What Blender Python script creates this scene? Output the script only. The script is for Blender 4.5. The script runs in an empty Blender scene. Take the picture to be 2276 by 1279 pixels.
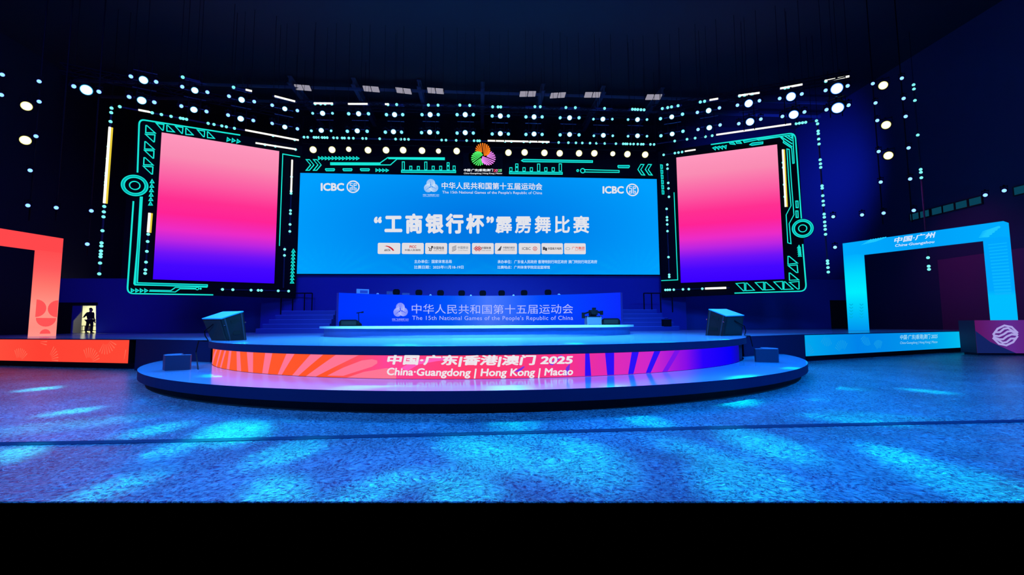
import bpy, bmesh, math, random
from mathutils import Vector, Matrix
from mathutils.geometry import tessellate_polygon
random.seed(7)
R_ = math.radians
sc = bpy.context.scene
COL = sc.collection

# ------------------------------------------------------------------ camera, world, exposure
FPX, CX, CY, H = 1010.0, 1138.0, 639.5, 1.5
PSI, TH, RHO = R_(4.0), R_(4.72), R_(0.31)
Fv = Vector((math.sin(PSI)*math.cos(TH), math.cos(PSI)*math.cos(TH), math.sin(TH)))
R0 = Vector((math.cos(PSI), -math.sin(PSI), 0))
U0 = R0.cross(Fv)
Uv = U0*math.cos(RHO) + R0*math.sin(RHO)
Rv = R0*math.cos(RHO) - U0*math.sin(RHO)
CAM = Vector((0, 0, H))
cam_data = bpy.data.cameras.new('camera')
cam_data.sensor_width = 36; cam_data.sensor_fit = 'HORIZONTAL'
cam_data.lens = FPX/2276*36
cam_data.clip_end = 300
cam = bpy.data.objects.new('camera', cam_data); COL.objects.link(cam)
m = Matrix((Rv, Uv, -Fv)).transposed().to_4x4(); m.translation = CAM
cam.matrix_world = m
sc.camera = cam
sc.view_settings.view_transform = 'Standard'; sc.view_settings.look = 'None'
sc.view_settings.exposure = 0.0; sc.view_settings.gamma = 1.0; sc.view_settings.use_curve_mapping = False
sc.cycles.use_denoising = True
sc.cycles.sample_clamp_indirect = 4.0
sc.cycles.max_bounces = 6
w = bpy.data.worlds.new('world'); sc.world = w; w.use_nodes = True
w.node_tree.nodes['Background'].inputs[0].default_value = (0.0, 0.0, 0.0, 1)
w.node_tree.nodes['Background'].inputs[1].default_value = 0.0

def area_light(name, loc, target, size, color, power, spread=180):
    d = bpy.data.lights.new(name, 'AREA'); d.shape = 'RECTANGLE'; d.size, d.size_y = size
    d.color = color; d.energy = power; d.spread = R_(spread)
    o = bpy.data.objects.new(name, d); COL.objects.link(o); o.location = loc
    o.rotation_euler = (Vector(target)-Vector(loc)).to_track_quat('-Z', 'Y').to_euler()
    return o
# rigs above the audience, out of frame: blue front washes on the floor and the stage; the glow lights are added fill
area_light('front_wash', (-13, -4, 15), (-7, 9, 0), (10, 2), (0.05, 0.32, 1.0), 1800, 80)
area_light('front_wash', (13, -4, 15), (9, 10, 0), (10, 2), (0.0, 0.29, 1.0), 2300, 80)
area_light('hall_glow', (-3, 16, 19), (-3, 33, 2), (40, 3), (0.05, 0.07, 1.0), 2000, 90)
area_light('podium_wash', (0, 2, 17), (0, 19, 1.3), (6, 1), (0.12, 0.6, 1.0), 2400, 45)
area_light('side_glow', (22, 30.5, 13), (27, 39, 14), (4, 3), (0.02, 0.07, 1.0), 1100, 110)  # added lamp; its blue on the back walls stands in for lamp haze
area_light('purple_glow', (25.5, 25.5, 11), (30, 25.5, 2.5), (1.5, 1.5), (1.0, 0.1, 0.7), 26, 80)  # added magenta lamp that tints the right side wall

# ------------------------------------------------------------------ pixels to places
def ray(px, py): return Fv + Rv*((px-CX)/FPX) - Uv*((py-CY)/FPX)
def onz(px, py, z):
    d = ray(px, py); return CAM + d*((z-H)/d.z)
def at(px, py, depth): return CAM + ray(px, py)*depth
def cam2w(X, d, z=0): return Vector((X*math.cos(PSI)+d*math.sin(PSI), -X*math.sin(PSI)+d*math.cos(PSI), z))

class Wall:
    """a vertical plane: u along it, v = height, w = distance in front of it"""
    def __init__(s, a, b):
        s.o = Vector((a[0], a[1], 0)); s.u = (Vector((b[0], b[1], 0))-s.o).normalized()
        s.n = Vector((s.u.y, -s.u.x, 0)); s.curved = False
        if s.n.dot(CAM-s.o) < 0: s.n = -s.n
    def uv(s, px, py):
        d = ray(px, py); t = (s.o-CAM).dot(s.n)/d.dot(s.n); p = CAM+d*t
        return ((p-s.o).dot(s.u), p.z)
    def pt(s, u, v, w=0): return s.o + s.u*u + s.n*w + Vector((0, 0, v))
class Drum:
    """a vertical cylinder seen from outside (sign 1) or inside (-1)"""
    def __init__(s, c, r, sign=1): s.c = Vector((c[0], c[1], 0)); s.r = r; s.sg = sign; s.curved = True
    def uv(s, px, py):
        d = ray(px, py); o = CAM-s.c
        a = d.x**2+d.y**2; b = 2*(o.x*d.x+o.y*d.y); c = o.x**2+o.y**2-s.r**2
        q = math.sqrt(max(b*b-4*a*c, 0)); t = (-b-s.sg*q)/(2*a); p = CAM+d*t-s.c
        return (s.r*math.atan2(p.x, -s.sg*p.y), CAM.z+d.z*t)
    def pt(s, u, v, w=0):
        a = u/s.r; r = s.r+w*s.sg
        return s.c + Vector((r*math.sin(a), -s.sg*r*math.cos(a), v))

# ------------------------------------------------------------------ materials
def lin(c):
    f = lambda x: x/12.92 if x <= 0.04045 else ((x+0.055)/1.055)**2.4
    return tuple(f(x/255) for x in c)+(1,)
MATS = {}
def matte(name, rgb, rough=0.5, metal=0.0, spec=0.5, noise=None):
    if name in MATS: return MATS[name]
    mt = bpy.data.materials.new(name); mt.use_nodes = True; nt = mt.node_tree
    b = nt.nodes['Principled BSDF']; b.inputs['Base Color'].default_value = (*rgb, 1)
    b.inputs['Roughness'].default_value = rough; b.inputs['Metallic'].default_value = metal
    b.inputs['Specular IOR Level'].default_value = spec
    if noise:
        tc = nt.nodes.new('ShaderNodeTexCoord'); n = nt.nodes.new('ShaderNodeTexNoise')
        n.inputs['Scale'].default_value = noise[0]; n.inputs['Detail'].default_value = 5
        bp = nt.nodes.new('ShaderNodeBump'); bp.inputs['Strength'].default_value = noise[1]; bp.inputs['Distance'].default_value = 0.03
        nt.links.new(tc.outputs['Object'], n.inputs['Vector']); nt.links.new(n.outputs['Fac'], bp.inputs['Height'])
        nt.links.new(bp.outputs['Normal'], b.inputs['Normal'])
    MATS[name] = mt; return mt
def glow(rgb, s=1.0, sample=False):
    key = ('e', rgb, s, sample)
    if key in MATS: return MATS[key]
    mt = bpy.data.materials.new('glow'); mt.use_nodes = True; nt = mt.node_tree; nt.nodes.clear()
    e = nt.nodes.new('ShaderNodeEmission'); o = nt.nodes.new('ShaderNodeOutputMaterial')
    e.inputs[0].default_value = lin(rgb); e.inputs[1].default_value = s
    nt.links.new(e.outputs[0], o.inputs[0])
    mt.cycles.emission_sampling = 'AUTO' if sample else 'NONE'
    MATS[key] = mt; return mt
def screen_mat(s=1.0):
    key = ('screen', s)
    if key in MATS: return MATS[key]
    mt = bpy.data.materials.new('led_screen'); mt.use_nodes = True; nt = mt.node_tree; nt.nodes.clear()
    e = nt.nodes.new('ShaderNodeEmission'); o = nt.nodes.new('ShaderNodeOutputMaterial'); a = nt.nodes.new('ShaderNodeVertexColor')
    a.layer_name = 'picture'; nt.links.new(a.outputs[0], e.inputs[0]); e.inputs[1].default_value = s
    nt.links.new(e.outputs[0], o.inputs[0]); mt.cycles.emission_sampling = 'FRONT_BACK'
    MATS[key] = mt; return mt

BLACK = matte('black_metal', (0.003, 0.003, 0.006), 0.8, spec=.1)
BOARD = matte('black_board', (0.003, 0.003, 0.006), 0.9, spec=.1)
DARK = matte('dark_cloth', (0.004, 0.004, 0.008), 0.9)
SKIRT = matte('navy_skirt', (0.006, 0.008, 0.05), 0.7, spec=.15, noise=(3, .15))
DECK = matte('stage_deck', (0.22, 0.40, 0.72), 0.14, noise=(1.2, .04))
STEP = matte('step_carpet', (0.05, 0.06, 0.35), 0.7)
CREAM = matte('cream_paint', (0.55, 0.55, 0.38), 0.8)
WHITE = matte('white_paint', (0.8, 0.85, 0.9), 0.5)
CAB = matte('cabinet_black', (0.013, 0.013, 0.018), 0.5, spec=.25)
CABTOP = matte('cabinet_lit_top', (0.02, 0.5, 0.85), 0.5, spec=.1)  # blue stage light on the black cabinet tops, put into the colour
DRAPE = matte('navy_drape', (0.05, 0.06, 0.50), 0.9, noise=(2, .2))
NEON = (25, 232, 218); TEAL = (0, 150, 160)

# ------------------------------------------------------------------ mesh builder
ORG = {}
class MB:
    def __init__(s): s.v = []; s.f = []; s.m = []
    def add(s, vs, fs, mi=0):
        n = len(s.v); s.v += [Vector(x) for x in vs]; s.f += [tuple(i+n for i in f) for f in fs]; s.m += [mi]*len(fs); return s
    def hexa(s, b, t, mi=0):
        """b, t: four bottom and four top corners in the same order"""
        return s.add(list(b)+list(t), [(3, 2, 1, 0), (4, 5, 6, 7), (0, 1, 5, 4), (1, 2, 6, 5), (2, 3, 7, 6), (3, 0, 4, 7)], mi)
    def box(s, c, d, mi=0, rz=0):
        cx, cy, cz = c; x, y, z = d[0]/2, d[1]/2, d[2]/2; cr, sr = math.cos(rz), math.sin(rz)
        q = [(cx+a*x*cr-b*y*sr, cy+a*x*sr+b*y*cr) for a, b in ((-1, -1), (1, -1), (1, 1), (-1, 1))]
        return s.hexa([(p[0], p[1], cz-z) for p in q], [(p[0], p[1], cz+z) for p in q], mi)
    def bar(s, a, b, r, n=6, mi=0, r2=None):
        a, b = Vector(a), Vector(b); d = (b-a).normalized(); r2 = r if r2 is None else r2
        x = d.orthogonal().normalized(); y = d.cross(x)
        cs = [(math.cos(2*math.pi*i/n), math.sin(2*math.pi*i/n)) for i in range(n)]
        vs = [a+x*c*r+y*q*r for c, q in cs]+[b+x*c*r2+y*q*r2 for c, q in cs]
        fs = [(i, (i+1) % n, n+(i+1) % n, n+i) for i in range(n)]+[tuple(range(n-1, -1, -1)), tuple(range(n, 2*n))]
        return s.add(vs, fs, mi)
    def tube(s, pts, r, n=6, mi=0):
        for a, b in zip(pts, pts[1:]): s.bar(a, b, r, n, mi)
        return s
    def lathe(s, prof, axis='Y', n=20, mi=0, o=(0, 0, 0)):
        """prof: (radius, position along axis)"""
        o = Vector(o); vs = []
        for r, h in prof:
            for i in range(n):
                c, q = math.cos(2*math.pi*i/n)*r, math.sin(2*math.pi*i/n)*r
                vs.append(o+(Vector((c, h, q)) if axis == 'Y' else Vector((c, q, h))))
        fs = [(k*n+i, k*n+(i+1) % n, (k+1)*n+(i+1) % n, (k+1)*n+i) for k in range(len(prof)-1) for i in range(n)]
        if prof[0][0] > 1e-6: fs.append(tuple(range(n)))
        if prof[-1][0] > 1e-6: fs.append(tuple(range((len(prof)-1)*n, len(prof)*n)))
        return s.add(vs, fs, mi)
    def slab(s, outline, z0, z1, mi=0, side=None):
        """vertical prism over a floor outline"""
        n = len(outline); vs = [Vector((p[0], p[1], z0)) for p in outline]+[Vector((p[0], p[1], z1)) for p in outline]
        tri = tessellate_polygon([[Vector((p[0], p[1], 0)) for p in outline]])
        s.add(vs, [(a+n, b+n, c+n) for a, b, c in tri]+[(a, b, c) for a, b, c in tri], mi)
        return s.add(vs, [(i, (i+1) % n, n+(i+1) % n, n+i) for i in range(n)], mi if side is None else side)
    def poly(s, wall, loops, w0, w1=None, mi=0, maxlen=0.35):
        """flat shapes on a wall or drum in its (u, v); w1 gives them thickness; loops: outline and holes"""
        if loops and not isinstance(loops[0][0], (tuple, list, Vector)): loops = [loops]
        flat = [Vector((p[0], p[1], 0)) for l in loops for p in l]
        tri = [list(t) for t in tessellate_polygon([[Vector((p[0], p[1], 0)) for p in l] for l in loops])]
        if wall.curved:
            flat = [tuple(p) for p in flat]; done = False
            while not done:
                done = True; out = []; cache = {}
                def mid(a, b):
                    k = (min(a, b), max(a, b))
                    if k not in cache:
                        cache[k] = len(flat); flat.append(tuple((x+y)/2 for x, y in zip(flat[a], flat[b])))
                    return cache[k]
                for t in tri:
                    L = [abs(flat[t[i]][0]-flat[t[(i+1) % 3]][0]) for i in range(3)]; k = L.index(max(L))
                    if L[k] > maxlen:
                        a, b, c = t[k], t[(k+1) % 3], t[(k+2) % 3]; q = mid(a, b); out += [[a, q, c], [q, b, c]]; done = False
                    else: out.append(t)
                tri = out
        if w1 is None: return s.add([wall.pt(p[0], p[1], w0) for p in flat], tri, mi)
        s.add([wall.pt(p[0], p[1], w1) for p in flat], tri, mi)
        for l in loops:
            n = len(l)
            s.add([wall.pt(p[0], p[1], w0) for p in l]+[wall.pt(p[0], p[1], w1) for p in l], [(i, (i+1) % n, n+(i+1) % n, n+i) for i in range(n)], mi)
        return s
    def link(s, name, mats, parent=None, local=False, smooth=False):
        me = bpy.data.meshes.new(name)
        if parent is not None and not local:
            o_ = ORG[parent.name]; vs = [v-o_ for v in s.v]
        else: vs = s.v
        if parent is None and not local:
            lo = Vector([min(v[i] for v in vs) for i in range(3)]); hi = Vector([max(v[i] for v in vs) for i in range(3)])
            c = Vector(((lo.x+hi.x)/2, (lo.y+hi.y)/2, lo.z)); vs = [v-c for v in vs]
        me.from_pydata([tuple(v) for v in vs], [], s.f)
        mats = mats if isinstance(mats, (list, tuple)) else [mats]
        for q in mats: me.materials.append(q)
        for p, i in zip(me.polygons, s.m): p.material_index = i; p.use_smooth = smooth
        bm = bmesh.new(); bm.from_mesh(me); bmesh.ops.recalc_face_normals(bm, faces=bm.faces); bm.to_mesh(me); bm.free()
        o = bpy.data.objects.new(name, me); COL.objects.link(o)
        if parent is not None: o.parent = parent; ORG[o.name] = ORG[parent.name]
        elif not local: o.location = c; ORG[o.name] = c
        return o
def tag(o, label, cat=None, group=None):
    if label: o['label'] = label
    if cat: o['category'] = cat
    if group: o['group'] = group
    return o
def struct(o, label=None, cat=None):
    o['kind'] = 'structure'; return tag(o, label, cat)
def thing(name, label, cat, loc=(0, 0, 0), group=None):
    o = bpy.data.objects.new(name, None); COL.objects.link(o); o.location = loc; o.empty_display_size = .2
    ORG[o.name] = Vector(loc); return tag(o, label, cat, group)
def dup(root, label=None, keep=None):
    r = root.copy(); COL.objects.link(r)
    if label: r['label'] = label
    for ch in root.children:
        if ch.type == 'LIGHT': continue
        c = ch.copy(); COL.objects.link(c); c.parent = r
        for g in ch.children:
            d = g.copy(); COL.objects.link(d); d.parent = c
    return r

# 2-D shapes
def rect(u0, v0, u1, v1): return [(u0, v0), (u1, v0), (u1, v1), (u0, v1)]
def rrect(u0, v0, u1, v1, r, n=5):
    out = []
    for cx, cy, a0 in ((u1-r, v0+r, -90), (u1-r, v1-r, 0), (u0+r, v1-r, 90), (u0+r, v0+r, 180)):
        for i in range(n+1):
            a = R_(a0+90*i/n); out.append((cx+r*math.cos(a), cy+r*math.sin(a)))
    return out
def circ(cu, cv, r, n=28, ry=None): return [(cu+r*math.cos(2*math.pi*i/n), cv+(ry or r)*math.sin(2*math.pi*i/n)) for i in range(n)]
def pill(a, b, r, r2=None, n=6):
    a, b = Vector(a), Vector(b); r2 = r2 or r; t = math.atan2(b.y-a.y, b.x-a.x)
    return [(b.x+r2*math.cos(t-math.pi/2+math.pi*i/n), b.y+r2*math.sin(t-math.pi/2+math.pi*i/n)) for i in range(n+1)] + \
           [(a.x+r*math.cos(t+math.pi/2+math.pi*i/n), a.y+r*math.sin(t+math.pi/2+math.pi*i/n)) for i in range(n+1)]
def band(pts, wd, closed=False):
    """mitred ribbon along 2-D points: outline loops"""
    P = [Vector((p[0], p[1])) for p in pts]; n = len(P); L, Rr = [], []
    for i in range(n):
        a = P[i-1] if (closed or i > 0) else None; b = P[(i+1) % n] if (closed or i < n-1) else None
        d1 = (P[i]-a).normalized() if a is not None else None; d2 = (b-P[i]).normalized() if b is not None else None
        d1 = d1 or d2; d2 = d2 or d1
        n1 = Vector((-d1.y, d1.x)); n2 = Vector((-d2.y, d2.x)); mm = (n1+n2)
        mm = mm.normalized() if mm.length > 1e-6 else n1
        k = wd/2/max(mm.dot(n1), 0.4); L.append(P[i]+mm*k); Rr.append(P[i]-mm*k)
    L = [tuple(x) for x in L]; Rr = [tuple(x) for x in Rr]
    return [L, Rr] if closed else [L+Rr[::-1]]

def text_mesh(body, bold=0.0, shear=0.0, spacing=1.0, ext=0.0, res=3):
    cu = bpy.data.curves.new('t', 'FONT'); cu.body = body; cu.offset = bold; cu.shear = shear; cu.space_character = spacing
    cu.resolution_u = res
    o = bpy.data.objects.new('t', cu); COL.objects.link(o); bpy.context.view_layer.update()
    me = bpy.data.meshes.new_from_object(o.evaluated_get(bpy.context.evaluated_depsgraph_get()))
    vs = [(v.co.x, v.co.y) for v in me.vertices]; fs = [tuple(p.vertices) for p in me.polygons]
    bpy.data.objects.remove(o); bpy.data.curves.remove(cu); bpy.data.meshes.remove(me)
    return vs, fs
def letters(mb, wall, body, box, w=0.0, bold=0.015, shear=0.0, mi=0, spacing=1.0, pix=True):
    """set a line of text so that it fills box = (x0, y0, x1, y1)"""
    vs, fs = text_mesh(body, 0.0, shear, spacing)
    xs = [v[0] for v in vs]; ys = [v[1] for v in vs]; x0, x1, y0, y1 = min(xs), max(xs), min(ys), max(ys)
    if pix:
        k = box[4] if len(box) > 4 else 0
        a = wall.uv(box[0], box[3]); b = wall.uv(box[2], box[3]+k); c = wall.uv(box[0], box[1]); d = wall.uv(box[2], box[1]+k)
    else:
        a = (box[0], box[1]); b = (box[2], box[1]); c = (box[0], box[3]); d = (box[2], box[3])
    def mp(x, y):
        s, t = (x-x0)/(x1-x0), (y-y0)/(y1-y0)
        return (a[0]*(1-s)*(1-t)+b[0]*s*(1-t)+c[0]*(1-s)*t+d[0]*s*t, a[1]*(1-s)*(1-t)+b[1]*s*(1-t)+c[1]*(1-s)*t+d[1]*s*t)
    e_ = bold*.55; sh = [(0, 0)]+[(e_*math.cos(i*math.pi/4), e_*math.sin(i*math.pi/4)) for i in range(8 if bold > .02 else 0)]
    for dx, dy in sh: mb.add([wall.pt(*mp(x+dx, y+dy), w) for x, y in vs], fs, mi)
    return mb
def picture(wall, u0, v0, u1, v1, nu, nv, fn, name, parent, w=0.0, strength=1.0):
    """an LED picture: a grid of pixels, colour from fn(s, t) with s to the right and t upward"""
    mb = MB()
    mb.add([wall.pt(u0+(u1-u0)*i/nu, v0+(v1-v0)*j/nv, w) for j in range(nv+1) for i in range(nu+1)],
           [(j*(nu+1)+i, j*(nu+1)+i+1, (j+1)*(nu+1)+i+1, (j+1)*(nu+1)+i) for j in range(nv) for i in range(nu)])
    o = mb.link(name, screen_mat(strength), parent)
    ca = o.data.color_attributes.new('picture', 'FLOAT_COLOR', 'POINT')
    buf = []
    for j in range(nv+1):
        for i in range(nu+1): buf += lin(fn(i/nu, j/nv))
    ca.data.foreach_set('color', buf)
    return o
def ramp(stops, x):
    if x <= stops[0][0]: return stops[0][1]
    for (a, ca), (b, cb) in zip(stops, stops[1:]):
        if x <= b:
            k = (x-a)/(b-a); return tuple(p+(q-p)*k for p, q in zip(ca, cb))
    return stops[-1][1]
ORDS = 'first second third fourth fifth sixth seventh eighth ninth tenth eleventh twelfth thirteenth fourteenth fifteenth sixteenth seventeenth eighteenth nineteenth twentieth'.split()

# ------------------------------------------------------------------ planes of the stage
H1, H2 = 0.404, 1.08
CEN = (0.25, 18.8)
PC = Wall((-15, 32), (15, 32))                        # centre screen
PL = Wall((-19.6, 28.75), (-13.8, 31.45))             # left screen
PR = Wall((14.05, 31.42), (19.75, 28.72))             # right screen
FC = Wall((-11.2, 27), (10.5, 27))                    # lamps before the screens
FL = Wall((-16.9, 24.3), (-11.2, 27))
FR = Wall((10.5, 27), (16.2, 24.3))
SC_ = Wall((-12, 30.6), (12, 30.6))                   # pixel strips, nearer to the screens
SL = Wall((-19.0, 27.45), (-13.2, 30.15))
SR = Wall((13.4, 30.1), (19.1, 27.4))

# ------------------------------------------------------------------ floor
def floor_material():
    mt = bpy.data.materials.new('crinkled_floor'); mt.use_nodes = True; nt = mt.node_tree; L = nt.links.new
    b = nt.nodes['Principled BSDF']; tc = nt.nodes.new('ShaderNodeTexCoord')
    mp = nt.nodes.new('ShaderNodeMapping'); mp.inputs['Scale'].default_value = (1.2, 1.0, 1); mp.inputs['Rotation'].default_value = (0, 0, 0.3)
    L(tc.outputs['Object'], mp.inputs['Vector'])
    warp = nt.nodes.new('ShaderNodeTexNoise'); warp.inputs['Scale'].default_value = 1.6; warp.inputs['Detail'].default_value = 3
    L(tc.outputs['Object'], warp.inputs['Vector'])
    vm = nt.nodes.new('ShaderNodeVectorMath'); vm.operation = 'MULTIPLY_ADD'; vm.inputs[1].default_value = (0.55, 0.55, 0.55)
    L(warp.outputs['Color'], vm.inputs[0]); L(mp.outputs['Vector'], vm.inputs[2])
    n1 = nt.nodes.new('ShaderNodeTexNoise'); n1.noise_type = 'RIDGED_MULTIFRACTAL'; n1.inputs['Scale'].default_value = 8; n1.inputs['Detail'].default_value = 5; n1.inputs['Roughness'].default_value = .55
    n2 = nt.nodes.new('ShaderNodeTexNoise'); n2.inputs['Scale'].default_value = 20; n2.inputs['Detail'].default_value = 4; n2.inputs['Roughness'].default_value = .6
    n3 = nt.nodes.new('ShaderNodeTexNoise'); n3.inputs['Scale'].default_value = 0.5; n3.inputs['Detail'].default_value = 3
    L(vm.outputs[0], n1.inputs['Vector']); L(vm.outputs[0], n2.inputs['Vector']); L(tc.outputs['Object'], n3.inputs['Vector'])
    ad = nt.nodes.new('ShaderNodeMath'); ad.operation = 'MULTIPLY_ADD'; ad.inputs[1].default_value = 0.6
    L(n1.outputs['Fac'], ad.inputs[0]); L(n2.outputs['Fac'], ad.inputs[2])
    bp = nt.nodes.new('ShaderNodeBump'); bp.inputs['Strength'].default_value = 1.0; bp.inputs['Distance'].default_value = 0.18
    L(ad.outputs[0], bp.inputs['Height']); L(bp.outputs['Normal'], b.inputs['Normal'])
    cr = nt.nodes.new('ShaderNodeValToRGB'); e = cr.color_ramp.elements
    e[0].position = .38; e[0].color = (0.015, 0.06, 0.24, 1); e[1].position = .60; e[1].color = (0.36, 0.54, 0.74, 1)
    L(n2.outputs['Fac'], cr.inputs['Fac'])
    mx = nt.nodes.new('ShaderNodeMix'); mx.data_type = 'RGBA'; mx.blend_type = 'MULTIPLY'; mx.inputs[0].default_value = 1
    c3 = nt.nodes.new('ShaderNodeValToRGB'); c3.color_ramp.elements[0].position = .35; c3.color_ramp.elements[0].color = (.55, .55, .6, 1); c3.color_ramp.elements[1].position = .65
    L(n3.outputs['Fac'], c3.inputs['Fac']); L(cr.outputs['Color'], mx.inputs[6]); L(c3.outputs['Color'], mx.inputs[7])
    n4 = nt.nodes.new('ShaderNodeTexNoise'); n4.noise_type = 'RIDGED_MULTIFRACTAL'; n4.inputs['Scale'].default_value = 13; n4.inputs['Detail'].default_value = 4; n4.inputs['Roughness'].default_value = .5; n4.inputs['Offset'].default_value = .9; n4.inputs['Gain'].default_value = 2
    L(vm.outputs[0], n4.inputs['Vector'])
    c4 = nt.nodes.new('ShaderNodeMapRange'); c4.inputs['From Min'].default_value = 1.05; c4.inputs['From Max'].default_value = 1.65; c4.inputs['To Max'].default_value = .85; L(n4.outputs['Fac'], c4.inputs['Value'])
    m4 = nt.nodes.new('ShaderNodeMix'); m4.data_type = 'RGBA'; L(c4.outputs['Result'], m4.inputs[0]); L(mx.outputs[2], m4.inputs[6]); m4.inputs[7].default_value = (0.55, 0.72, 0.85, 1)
    L(m4.outputs[2], b.inputs['Base Color'])  # pale veins and dark tones put crinkle glints and shade into the colour
    b.inputs['Roughness'].default_value = 0.24; b.inputs['Specular IOR Level'].default_value = 0.6
    return mt
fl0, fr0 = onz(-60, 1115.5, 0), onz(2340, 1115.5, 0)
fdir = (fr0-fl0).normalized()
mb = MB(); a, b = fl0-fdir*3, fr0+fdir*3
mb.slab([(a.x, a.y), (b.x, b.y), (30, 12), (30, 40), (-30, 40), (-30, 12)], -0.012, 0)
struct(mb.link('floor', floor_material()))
# dark taped seam across the floor
mb = MB(); p = [onz(x, y, 0.006) for x, y in ((-200, 990), (400, 980), (1138, 962), (1700, 948), (2500, 931))]
for a, b in zip(p, p[1:]):
    d = Vector((0, .085, 0)); mb.hexa([a-d-Vector((0, 0, .006)), b-d-Vector((0, 0, .006)), b+d-Vector((0, 0, .006)), a+d-Vector((0, 0, .006))], [a-d, b-d, b+d, a+d])
tag(mb.link('floor_tape', matte('navy_tape', (0.003, 0.008, 0.05), .9, spec=.1)), 'long dark blue tape strip running across the crinkled blue floor', 'tape')

# ------------------------------------------------------------------ the hall
WALLM = matte('hall_wall', (0.02, 0.02, 0.05), 0.9)
mb = MB(); mb.box((0, 40.1, 10), (60, .2, 20)); struct(mb.link('wall_back', WALLM))
mb = MB(); mb.box((30.1, 26, 10), (.2, 28, 20)); struct(mb.link('wall_right', matte('side_wall', (0.03, 0.03, 0.12), .9, noise=(1.5, .3))))
mb = MB(); mb.box((-30.1, 26, 10), (.2, 28, 20)); struct(mb.link('wall_left', WALLM))
mb = MB(); mb.box((0, 20, 20.1), (60.4, 40.4, .2)); struct(mb.link('ceiling', matte('roof_sheet', (0.012, 0.012, 0.03), .9)))
GIRD = matte('girder_paint', (0.10, 0.10, 0.20), 0.7)
gx = [at(x, 190, 33).x for x in (780, 927, 1073, 1214, 1358, 1500, 640)]
names = ['second', 'third', 'fourth', 'fifth', 'sixth', 'seventh', 'first']
for x, nm in zip(gx, names):
    mb = MB(); mb.box((x, 36.4, 19.75), (.30, 7.0, .08)); mb.box((x, 36.4, 19.5), (.08, 7.0, .5)); mb.box((x, 36.4, 19.25), (.30, 7.0, .08))
    tag(mb.link('roof_girder', GIRD), f'{nm} dark steel roof girder from the left running back under the black ceiling', 'girder', 'girders under the roof')
for k, y in enumerate((33.3, 35.6)):
    mb = MB(); mb.box((0, y, 19.12), (58, .16, .16))
    tag(mb.link('roof_purlin', GIRD), ('nearer' if k == 0 else 'farther')+' thin dark crossbar spanning below the roof girders', 'crossbar')
# flat lamps under the roof, switched off; spill light on them put in as grey glow
spill_glow = glow((150, 146, 162))
for k, (x, y, rz) in enumerate(((673, 195, -20), (825, 198, -20), (897, 202, -32), (968, 202, -20), (1173, 209, 18), (1240, 212, 30), (1317, 211, 14), (1453, 216, 16))):
    c = at(x, y, 33.5)
    t = thing('roof_lamp', f'{ORDS[k]} flat grey unlit roof lamp from the left, hanging below the dark ceiling', 'lamp', c, 'flat lamps under the roof')
    t.rotation_euler = (R_(-30), R_(-rz*.4), R_(rz*.5))
    for q in (-.32, .32): mb = MB(); mb.box((q, 0, 0), (.56, .42, .05)); mb.link('diffuser', spill_glow, t, local=True)
    mb = MB(); mb.box((0, 0, .045), (1.3, .12, .04)); mb.box((0, 0, .3), (.03, .03, .5)); mb.link('bracket', BLACK, t, local=True)

# drape round the back of the stage with a lit doorway on the left
PD = Wall((-30, 34), (30, 34))
def U(px, py=700, W=PD): return W.uv(px, py)[0]
hole = [PD.uv(*p) for p in ((160, 741), (162, 714), (180, 693), (181, 680), (213, 680), (213, 741))]
mb = MB(); mb.poly(PD, [[(0, 0), (60, 0), (60, 4.95), (0, 4.95)], hole], -.06, 0)
struct(mb.link('wall_drape', DRAPE))
mb = MB()
u0, u1 = U(-40), U(72); mb.poly(PD, rect(u0, .9, u1, 4.93), .01, .05)
struct(mb.link('door_1', DARK))
mb = MB(); u0, u1 = U(128), U(160); mb.poly(PD, rect(u0, 1.0, u1, PD.uv(140, 673)[1]), .01, .05)
mb.poly(PD, rect(U(160), PD.uv(190, 679)[1], U(216), PD.uv(190, 673)[1]), .01, .05)
struct(mb.link('recess_shade', DARK))  # dark panels in place of the shaded recess round the doorway
for k, (a, b, t) in enumerate(((1846, 1884, 668), (1916, 1948, 664))):
    mb = MB(); mb.poly(PD, rect(U(a), .5, U(b), PD.uv(a, t)[1]), .01, .05); struct(mb.link(f'door_{k+2}', DARK))
WC = Wall((30, 40), (30, 12))
mb = MB(); mb.poly(WC, rect(WC.uv(2092, 650)[0], 0, 26, 5.6), .01, .08)
struct(mb.link('wall_purple_panel', matte('purple_lit_panel', (0.16, 0.03, 0.16), .9, noise=(1.2, .3))))  # added panel; purple light on the side wall is put into its colour
# corridor behind the doorway
c = PD.pt((hole[0][0]+hole[4][0])/2, 1.08)
mb = MB(); mb.box(((c.x+2-30)/2, 36.6, 1.9), (c.x+32, .1, 3.8)); mb.box(((c.x+2-30)/2, 35.3, .5), (c.x+32, 2.6, 1.0)); struct(mb.link('wall_corridor', CREAM))
lt = bpy.data.lights.new('corridor_lamp', 'AREA'); lt.size = 1.2; lt.color = (1, .95, .62); lt.energy = 200
lo = bpy.data.objects.new('corridor_lamp', lt); COL.objects.link(lo); lo.location = (c.x-1.2, 34.9, 3.5)
t = thing('trolley', 'dark two-shelf trolley standing in the lit doorway on the left', 'trolley', (c.x-.55, 35.2, 1.0))
for dx in (-.35, .35):
    for dy in (-.2, .2): mb = MB(); mb.bar((c.x-.55+dx, 35.2+dy, 1.0), (c.x-.55+dx, 35.2+dy, 1.62), .02); mb.link('leg', BLACK, t)
for z in (1.25, 1.6): mb = MB(); mb.box((c.x-.55, 35.2, z), (.8, .5, .04)); mb.link('shelf', BLACK, t)
mb = MB(); mb.box((c.x-.6, 35.2, 1.43), (.35, .3, .32)); tag(mb.link('crate', matte('brown', (.10, .07, .05), .7)), 'small brown crate on the lower shelf of the doorway trolley', 'crate')

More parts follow.
